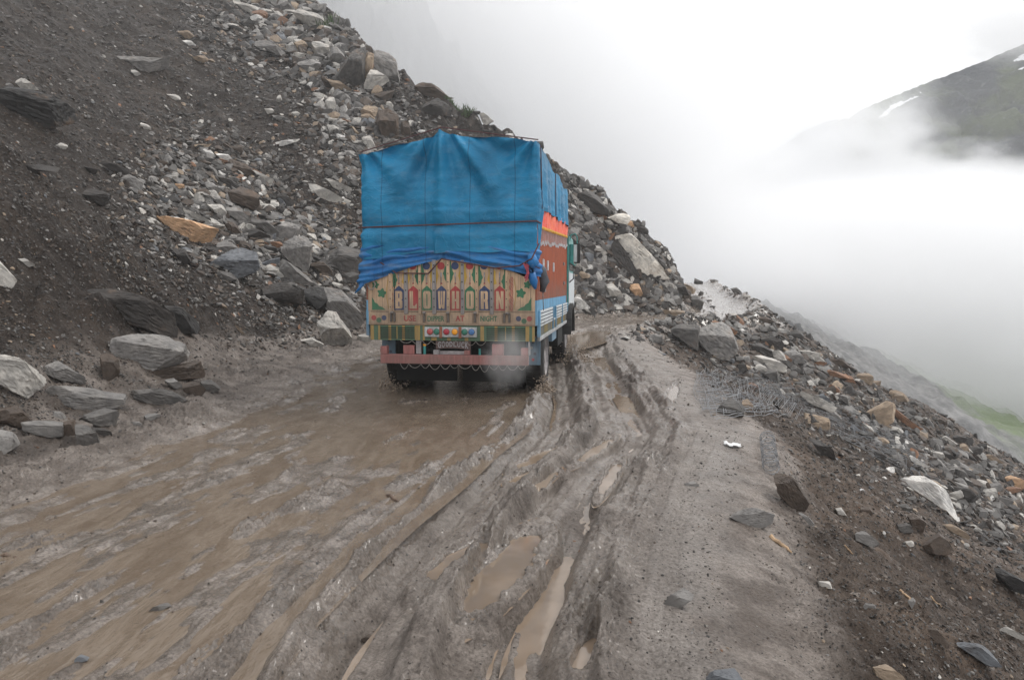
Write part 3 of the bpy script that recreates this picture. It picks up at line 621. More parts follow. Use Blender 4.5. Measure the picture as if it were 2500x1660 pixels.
m.box(-1.0, 1.0, 2.1, 5.1, .55, .86, UNDER)
m.build('chassis', TR)
m = MB(); m.tube([(-.39, .06, .60), (-.39, .06, .72)], .02, TEAL, 8); m.tube([(-.39, .06, .72), (-.39, .06, .75)], .024, L_AMB, 8); m.build('bumper_reflector', TR); m = MB(); m.tube([(.4, .06, .6), (.4, .06, .69)], .016, TEAL, 8); m.build('bumper_reflector', TR)
m = MB(); m.box(-.51, -.44, .04, .1, .61, .80, GREYM, .004); m.build('bumper_bracket', TR)
# hanging chain net along the bumper
def swags(z0, xs, dr, y, name):
    q = MB()
    for a, b in zip(xs[:-1], xs[1:]):
        d = dr*(.7+.6*R.random()); q.tube([(a+(b-a)*s_, y-.01*R.random(), z0-d*4*s_*(1-s_)) for s_ in np.linspace(0, 1, 9)], 0.0042, CHAIN, 5)
    return q.build(name, TR)
swags(.474, [-.72,-.60,-.42,-.30,-.14,.0,.12,.30,.42,.55,.68,.8,.95,1.06], .075, -.02, 'hanging_chain'); swags(.80, [-.72,-.55,-.4,-.28,-.1,.08,.22,.36,.5], .05, -.005, 'hanging_chain')
# --- wheels: twin rear, single front
def wheel(x, y, z, r=.5, w=.27, out=1):
    a = MB(); h = w/2
    a.lathe([(-h, r*.56), (-h, r*.9), (-h*.75, r*.985), (-h*.2, r), (h*.2, r), (h*.75, r*.985), (h, r*.9), (h, r*.56)], x, y, z, TYRE, 44)
    for k in range(44):                                     # tread blocks
        an = 2*math.pi*(k+.5)/44; c_, s_ = math.cos(an), math.sin(an)
        for dx0, dx1 in ((-h*.8, -h*.15), (h*.15, h*.8)):
            V = []
            for rr in (r-.005, r+.014):
                for dx, da in ((dx0, -.035), (dx1, -.02), (dx1, .05), (dx0, .035)): V.append((x+dx, y+rr*math.cos(an+da), z+rr*math.sin(an+da)))
            a.add(V, [[0, 1, 2, 3], [7, 6, 5, 4], [0, 4, 5, 1], [1, 5, 6, 2], [2, 6, 7, 3], [3, 7, 4, 0]], TYRE)
    e = empty('wheel', (0, 0, 0)); e.parent = TR; ty = a.build('tyre', e)
    b = MB(); b.lathe([(out*h*.9, r*.57), (out*h*1.0, r*.55), (out*h*.35, r*.48), (out*h*.25, r*.30), (out*h*.75, r*.22), (out*h*.9, r*.18), (out*h*.9, .0)], x, y, z, GREYM, 32)
    for k in range(8): an = 2*math.pi*k/8; b.tube([(x+out*h*.25, y+r*.37*math.cos(an), z+r*.37*math.sin(an)), (x+out*h*.5, y+r*.37*math.cos(an), z+r*.37*math.sin(an))], .017, STEEL, 6)
    b.build('rim', e); return e
for sgn in (-1, 1):
    wheel(sgn*1.07, 1.22, .47, out=sgn); wheel(sgn*.76, 1.22, .47, out=sgn); wheel(sgn*1.04, 5.55, .50, out=sgn)
# blue mud flaps behind the rear wheels, and black sheets added to darken the underside
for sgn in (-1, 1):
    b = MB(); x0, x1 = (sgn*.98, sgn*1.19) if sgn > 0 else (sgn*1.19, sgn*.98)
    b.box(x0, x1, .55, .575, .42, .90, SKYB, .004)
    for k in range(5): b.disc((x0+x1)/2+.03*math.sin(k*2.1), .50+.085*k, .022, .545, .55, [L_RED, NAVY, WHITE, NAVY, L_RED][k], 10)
    b.build('flap_and_shade_sheet', TR); b = MB(); b.box(min(sgn*.04, sgn*.97), max(sgn*.04, sgn*.97), .56, .58, .16, .84, UNDER, .004); b.build('flap_and_shade_sheet', TR)
# --- cargo body sides
for sgn in (1, -1):
    m = MB(); X = lambda d: sgn*(1.2+d); lo = min; 
    def bx(d0, d1, y0, y1, z0, z1, mt, bev=0.): m.box(min(X(d0), X(d1)), max(X(d0), X(d1)), y0, y1, z0, z1, mt, bev)
    n = 60; ys_ = np.linspace(.08, 5.2, n*4+1); V = []                # corrugated sheet
    for i, y in enumerate(ys_):
        d = [0, 0, -.018, -.018][i % 4]; V += [(X(d), y, 1.365), (X(d), y, 2.75)]
    m.add(V, [[2*i, 2*i+2, 2*i+3, 2*i+1] for i in range(n*4)], RUST)
    V = []
    for i, y in enumerate(ys_):
        d = [.002, .002, -.012, -.012][i % 4]; V += [(X(d), y, 1.215), (X(d), y, 1.364)]
    m.add(V, [[2*i, 2*i+2, 2*i+3, 2*i+1] for i in range(n*4)], SKYB)
    bx(-.04, -.03, .06, 5.2, 1.0, 2.75, UNDER); bx(-.02, .012, .0, .075, 1.365, 2.75, RUST, .004); bx(-.02, .014, .0, .075, 1.02, 1.362, SKYB, .004)
    bx(-.03, .01, 5.2, 5.25, 1.0, 2.75, RUST, .004)
    SIDE = m.build('side_panel', TR)
    g = MB(); m = g
    for y0, y1 in ((.10, 2.0), (2.55, 3.8), (3.95, 5.15)):
        for k in range(4): bx(.012, .035, y0, y1, 1.035+k*.05, 1.068+k*.05, WHITE, .004)
        bx(.0, .0105, y0, y1, 1.03, 1.21, NAVY)
    for y in (.09, 2.03, 2.5, 3.87, 5.17): bx(.0, .045, y-.03, y+.03, .86, 1.22, SKYB, .004)
    bx(.0, .03, .12, 5.15, .995, 1.02, WHITE); bx(.0, .012, .12, 5.15, .86, .99, GREEN); bx(.0, .035, .12, 5.15, .80, .855, WHITE, .004)
    for y in np.arange(.2, 5.1, .17): bx(.012, .02, y, y+.06, .87, .985, STRAP if int(y*10) % 2 else YELLOW)
    g.build('side_guard', TR)
    for y in (.75, 1.35, 2.3):                                     # white H shaped fittings and small brackets
        m = MB(); bx(.002, .02, y-.06, y-.03, 1.80, 1.95, WHITE, .003); bx(.002, .02, y+.03, y+.06, 1.80, 1.95, WHITE, .003); bx(.002, .018, y-.03, y+.03, 1.855, 1.89, WHITE, .003); m.build('side_fitting', TR)
    for y, z in ((4.4, 2.0), (4.5, 1.62), (.9, 1.5)): m = MB(); bx(.002, .03, y-.04, y+.04, z-.03, z+.03, STRAP, .004); m.build('side_bracket', TR)
m = MB(); m.box(-1.19, 1.19, 5.2, 5.26, 1.0, 2.9, RUST); m.box(-1.16, 1.16, .06, 5.2, 1.055, 1.09, UNDER); m.box(-1.1, 1.1, .35, 5.1, 1.1, 3.05, SACK); m.build('load_bed', TR)
# --- cab
m = MB(); cw = 1.24
side = [(5.34, .80), (7.05, .80), (7.12, 1.35), (6.85, 2.45), (6.7, 2.62), (5.34, 2.62)]
n = len(side); V = [(-cw, y, z) for y, z in side]+[(cw, y, z) for y, z in side]
m.add(V, [list(range(n)), list(range(2*n-1, n-1, -1))], TEAL); m.add(V, [[i, (i+1) % n, (i+1) % n+n, i+n] for i in range(n)], TEAL)
m.box(cw+.001, cw+.014, 5.36, 7.0, .84, 1.85, WHITE, .004); m.box(-cw-.014, -cw-.001, 5.36, 7.0, .84, 1.85, WHITE, .004); m.box(cw+.002, cw+.011, 5.55, 6.7, 1.90, 2.45, GLASSM)
m.box(-1.05, 1.05, 7.07, 7.14, 1.5, 2.3, GLASSM); CAB = m.build('cab', TR)
for sgn in (-1, 1):
    b = MB(); an = np.linspace(math.pi*.02, math.pi*.98, 13)
    prof = [(5.55-.62*math.cos(a), .52+.68*math.sin(a)) for a in an]; k = len(prof); x0, x1 = sgn*1.10, sgn*1.33
    V = [(x, y, z) for x in (x0, x1) for y, z in prof]+[(x, 5.55+(y-5.55)*.9, .52+(z-.52)*.9) for x in (x0, x1) for y, z in prof]
    b.add(V, [[i, i+1, k+i+1, k+i] for i in range(k-1)]+[[2*k+i, 2*k+i+1, 3*k+i+1, 3*k+i] for i in range(k-1)]+[[k+i, k+i+1, 3*k+i+1, 3*k+i] for i in range(k-1)], BLACK); b.build('mudguard', TR)
    b = MB(); b.box(min(sgn*1.33, sgn*1.47), max(sgn*1.33, sgn*1.47), 5.62, 5.72, 2.05, 2.48, BLACK, .03); b.box(min(sgn*1.33, sgn*1.40), max(sgn*1.33, sgn*1.40), 5.60, 5.618, 2.08, 2.45, WHITE)
    b.tube([(sgn*1.24, 5.6, 2.52), (sgn*1.27, 5.6, 2.66), (sgn*1.36, 5.6, 2.68), (sgn*1.40, 5.62, 2.6), (sgn*1.40, 5.64, 2.47)], .014, TEAL, 7); b.tube([(sgn*1.24, 5.6, 2.1), (sgn*1.36, 5.62, 2.0), (sgn*1.38, 5.64, 2.06)], .014, TEAL, 7)
    b.box(min(sgn*1.25, sgn*1.325), max(sgn*1.25, sgn*1.325), 5.6, 5.66, 2.02, 2.46, TEAL, .01); b.build('wing_mirror', TR)
    b = MB(); b.tube([(sgn*1.25, 5.42, 2.05), (sgn*1.33, 5.42, 2.0), (sgn*1.34, 5.42, 1.72), (sgn*1.25, 5.42, 1.64)], .014, BLACK, 7); b.build('grab_handle', TR)
m = MB(); m.box(1.0, 1.19, 2.35, 3.1, .62, .86, SKYB, .01); m.box(1.02, 1.2, 3.3, 4.3, .45, .84, UNDER, .02); m.build('tool_box', TR)
# --- tarpaulins
def ridge(x):
    if x < -.1: t = (-.1-x)/1.16; return 3.66-.29*t**.62-.02*math.sin(t*9)
    t = (x+.1)/1.33; return 3.66-.19*t**.55-.012*math.sin(t*8)
def top_z(x, y): k = math.exp(-max(0, y)/1.6); return k*ridge(x)+(1-k)*(3.46-.05*math.cos(y*3.1)+.03*math.sin(x*3+y))
path = [(-1.25, 5.25-.1*i) for i in range(52)]
def curtain(name, x0, x1, ztop, zbot_rear, zbot_side, mat_, fold, ylen, seed, nv=70, yb=-.045, rear_only=False):
    rc = .07; pts = []
    if not rear_only: pts += [(x0, y, -1, 0) for y in np.linspace(ylen, rc, 90)]
    pts += [(x0+rc-rc*math.cos(a), yb+rc-rc*math.sin(a), -math.cos(a), -math.sin(a)) for a in np.linspace(0, math.pi/2, 8)[1:-1]]
    pts += [(x, yb, 0, -1) for x in np.linspace(x0+rc, x1-rc, 150)]
    pts += [(x1-rc+rc*math.cos(a), yb+rc-rc*math.sin(a), math.cos(a), -math.sin(a)) for a in np.linspace(math.pi/2, 0, 8)[1:-1]]
    if not rear_only: pts += [(x1, y, 1, 0) for y in np.linspace(rc, ylen, 90)]
    V = []
    for i, (x, y, nx_, ny_) in enumerate(pts):
        rear = abs(ny_) > .7; zt = ztop(x, y); zb = zbot_rear(x) if y < .1 else zbot_side(y)
        for j in range(nv):
            t_ = j/(nv-1); z = zt+(zb-zt)*t_; d = fold(x, y, z, t_, rear); V.append((x+nx_*d, y+ny_*d, z))
    o = mesh_np(name, np.array(V), grid_faces(len(pts), nv), mat_, TR, smooth=True); return o
def fold1(x, y, z, t_, rear):
    e = float(n2(np.float32(x*.9+3), np.float32(z*2.2), 7))*.02+.6*float(n2(np.float32(x*3+z), np.float32(z*4-x*2+y*4), 8))*.010+float(n2(np.float32((x+y)*9), np.float32(z*9), 6))*.004+.012*(1-abs(float(n2(np.float32((x+y)*2.1+z*1.3), np.float32(z*5.5-x*2), 14))))**4
    if rear:
        dx, dz = x+.1, 3.72-z; a = math.atan2(dx, dz+.12); r_ = math.hypot(dx, dz); g = math.exp(-((r_-.55)/.75)**2)
        e += .050*g*math.cos(a*9.5)+.055*math.exp(-(dx/.10)**2)*max(0, 1-dz/2.)+.022*math.sin(a*21+1)*g
        for sx, ph in ((-1.22, .2), (1.18, 1.1)):
            ax, az = x-sx, 3.42-z; b = math.atan2(abs(ax), az+.1); r2 = math.hypot(ax, az); e += .045*math.exp(-(r2/.9)**2)*math.sin(b*9+ph)
        e -= .035*math.exp(-((z-2.37)/.07)**2); e += .02*math.exp(-((z-2.27)/.10)**2)*(1+.5*math.sin(x*8))
        if x > -.2 and z < 2.6: e += .016
    else: e += .026*math.sin(y*8.3+1.2*math.sin(y*2.1))*(t_*.8+.2)+.015*math.sin(y*19+z*2)*t_
    return e
up = curtain('upper_tarpaulin', -1.26, 1.225, lambda x, y: top_z(x, y), lambda x: 2.04-.13*max(0, (-.1-x)/1.15)**1.1+(.0 if x < -.2 else -.02)+.012*math.sin(x*9)+(.06 if x < -.2 else 0)*0, lambda y: 2.62+.035*y+.02*math.sin(y*6)-(.35 if y < .35 else 0)*max(0, 1-y/.35), TARP, fold1, 5.3, 1)
gx, gy = np.meshgrid(np.linspace(-1.255, 1.22, 60), np.concatenate([[-.04, .0, .05, .12], np.linspace(.2, 5.3, 50)]), indexing='ij')
V = np.array([(x, y, top_z(x, y)+.012*float(n2(np.float32(x*3), np.float32(y*2), 5))-(.02 if 0 < i < 1 else 0)) for i, (x, y) in enumerate(zip(gx.ravel(), gy.ravel()))])
mesh_np('roof_sheet', V, grid_faces(60, gx.shape[1]), TARP, up, smooth=True)
def low_bot(x): return 1.925-.36*max(0, (-.1-x)/1.17)**1.25 if x < -.1 else 1.925-.24*((x+.1)/1.3)**1.3
def fold2(x, y, z, t_, rear):
    q = z-(2.0-.16*abs(x+.1)**1.2)
    return .016+.016*math.sin(q*34+math.sin(x*2.5)*1.8+2*float(n2(np.float32(x*1.3),np.float32(z*2),4)))+.010*math.sin(q*71+x*3+3*float(n2(np.float32(x*2.3),np.float32(z*3),9)))+.022*float(n2(np.float32(x*1.6), np.float32(z*9), 3))-.03*math.exp(-((x+.1)/.03)**2)*.8+(.05*t_ if abs(x) > 1.1 else 0)
curtain('lower_tarpaulin', -1.275, 1.215, lambda x, y: 2.12, low_bot, lambda y: 1.62, TARP2, fold2, .3, 2, 44, -.03, True)
m = MB(); m.tube([(-1.24, -.05, 1.60), (-1.29, -.07, 1.52), (-1.36, -.05, 1.46)], .035, TARP2, 6, [1, .6, .25]); m.build('tarpaulin_end', TR, True); m = MB(); m.tube([(1.14, -.10, 1.98), (1.17, -.13, 1.86), (1.15, -.11, 1.74)], .085, TARP2, 8, [.6, 1, .5]); m.tube([(1.15, -.1, 1.74), (1.17, -.09, 1.62), (1.19, -.07, 1.52)], .06, TARP2, 8, [.8, 1, .3]); m.build('tarpaulin_end', TR, True)
# orange cloth with yellow edge under the tarpaulin, hanging strings below
ny = 160; V = []; yv = np.linspace(.22, 5.2, ny)
for i, y in enumerate(yv):
    zb = 2.36+.045*y+.02*math.sin(y*10)
    for j in range(12): t_ = j/11; V.append((1.218+.012*math.sin(y*16+t_*3)+.008*math.sin(y*37), y+.25*(1-t_)*(0 if y > .5 else 0), 2.74+.02*y+(zb-2.74-.02*y)*t_))
CLO = mesh_np('orange_cloth', np.array(V), grid_faces(ny, 12), CLOTHO, TR, smooth=True)
m = MB()
for i in range(0, ny-4, 4):
    y0, y1 = yv[i], yv[i+4]; z0 = 2.36+.045*y0; m.add([(1.232, y0, z0+.012), (1.232, y1, z0+.016), (1.236, (y0+y1)/2, z0-.035), (1.228, y0, z0+.012), (1.228, y1, z0+.016), (1.228, (y0+y1)/2, z0-.035)], [[0, 1, 2], [3, 5, 4], [0, 3, 4, 1], [1, 4, 5, 2], [2, 5, 3, 0]], YTRIM)
m.build('yellow_trim', CLO)
m = MB()
for k in range(34):
    y = .3+k*.145; z = 2.30+.045*y; d = .10+.06*R.random(); m.tube([(1.215, y, z+.04), (1.222, y, z-d)], .003, WHITE, 4); m.tube([(1.222, y, z-d), (1.224, y, z-d-.045)], .011, WHITE, 5)
m.build('hanging_tassel', CLO)
# ropes
m = MB()
def rope(pts, r=.011, mt=ROPE, sag=0., n=14):
    out = []
    for a, b in zip(pts[:-1], pts[1:]):
        for s_ in np.linspace(0, 1, n)[:-1]: out.append(tuple(a[i]+(b[i]-a[i])*s_-(sag*4*s_*(1-s_) if i == 2 else 0) for i in range(3)))
    m.tube(out+[pts[-1]], r, mt, 6)
rope([(-1.30, -.03, 2.37), (-.1, -.095, 2.39), (1.21, -.085, 2.42), (1.25, .02, 2.40)]); rope([(-1.29, .0, 2.08), (-.76, -.05, 1.74), (-.30, -.03, 1.73), (-.10, -.075, 1.93), (.62, -.06, 1.80), (.98, -.10, 1.83), (1.16, -.2, 1.92), (1.24, -.09, 2.12)], .010)
rope([(-1.26, -.03, 3.40), (-.1, -.02, 3.70), (1.22, -.03, 3.49)], .008); rope([(1.245, .04, 3.44), (1.26, .1, 2.6)], .008); rope([(1.245, 2.2, 3.4), (1.255, 2.2, 2.72)], .008); rope([(1.06, -.15, 1.86), (1.24, -.05, 1.80), (1.27, .12, 1.72)], .009)
for k in range(5): rope([(1.04+.02*k, -.14, 1.86), (1.10+.015*math.sin(k), -.15, 1.72), (1.07+.02*math.sin(k*2), -.14, 1.62+.02*k)], .009, ROPER, -.01)
m.build('rope', TR)
m = MB(); m.tube([(1.20, .02, 1.86), (1.26, .1, 1.78), (1.29, .18, 1.62), (1.25, .2, 1.48)], .07, SACK, 8, [.4, .9, 1, .5]); m.tube([(1.26, .2, 1.5), (1.27, .25, 1.22)], .006, CHAIN, 5); m.build('hanging_sack', TR, True)
m = MB(); m.tube([(-1.12+.05*math.cos(a)*(1+.1*math.sin(3*a)), -.02-.004*a, 1.57+.06*math.sin(a)) for a in np.linspace(0, 12, 40)], .007, CHAIN, 5); m.build('wire_coil', TR)
# ------------------------------------------------------------------ rocks
def rock_mat(name, per_object=True):
    t = NT(name); v = t.obj() if per_object else t.pos()
    if per_object: base = t.n('ShaderNodeObjectInfo').outputs['Color']
    else: nd = t.n('ShaderNodeAttribute', attribute_name='tint'); base = nd.outputs['Color']
    n1 = t.noise(v, 3.0 if per_object else 14, 5, .6, .5)
    c = t.mix(t.ramp(n1, .3, .7), t.mix(1., base, (.62, .62, .63), 'MULTIPLY'), t.mix(1., base, (1.28, 1.26, 1.24), 'MULTIPLY'))
    if per_object:
        st = t.noise(t.scale(v, (2.2, 15, 5)), 1.6, 6, .7, .9)
        c = t.mix(t.ramp(st, .42, .68, 0, .42), c, t.mix(1., base, (.5, .49, .48), 'MULTIPLY'))
        c = t.mix(t.ramp(t.noise(v, 1.7, 5, .65), .56, .72, 0, .55), c, t.mix(.5, base, (.30, .17, .09)))
        P = t.pos(); c = t.mix(t.ramp(t.noise(P, 4.5, 6, .7), .55, .72, 0, .6), c, (.060, .048, .041))
        h = t.bump(t.noise(v, 22, 6, .72), .6, .02, t.bump(st, .35, .03))
    else: h = t.bump(t.noise(v, 40, 4, .7), .5, .01)
    return t.fin(c, t.ramp(n1, .3, .7, .45, .75), h, spec=.3)
ROCK = rock_mat('rock'); RUBBLE = rock_mat('rubble', False)
TINT = dict(pale=(.52,.495,.455), grey=(.26,.248,.235), mid=(.14,.132,.124), dark=(.058,.052,.048), brown=(.10,.076,.060), tan=(.35,.27,.195), orange=(.66,.42,.25), cream=(.78,.735,.66), white=(.72,.70,.665), rust=(.27,.145,.085), blue=(.17,.18,.195), black=(.035,.033,.032))
_ico = {}
def ico(n):
    if n not in _ico:
        bm = bmesh.new(); bmesh.ops.create_icosphere(bm, subdivisions=n, radius=1); _ico[n] = (np.array([v.co for v in bm.verts]), np.array([[v.index for v in f.verts] for f in bm.faces], np.int32)); bm.free()
    return _ico[n]
def hull(P):
    P = sorted(set(map(tuple, P)))
    def half(Q):
        h = []
        for p in Q:
            while len(h) > 1 and (h[-1][0]-h[-2][0])*(p[1]-h[-2][1])-(h[-1][1]-h[-2][1])*(p[0]-h[-2][0]) <= 0: h.pop()
            h.append(p)
        return h[:-1]
    return half(P)+half(P[::-1])
def cut(v, n, d):
    n = n/np.linalg.norm(n); e = np.maximum(v@n-d, 0); return v-e[:, None]*n
def facets(v, r3, a, b, c, k):
    """a few random flat breaks"""
    for _ in range(k):
        n = r3.normal(size=3); n /= np.linalg.norm(n); sup = np.linalg.norm(n*np.array([a, b, c])); v = cut(v, n, sup*r3.uniform(.62, .86))
    return v
CROPS = {'A': (.4234,0,0), 'B': (.4234,0,500), 'C': (.3508,1350,350), 'D': (.4464,1550,700), 'E': (.5504,1200,900), 'G': (.5504,0,900), 'P': (1,0,0), 'H': (.3048,780,0), 'I': (.2041,1290,380)}
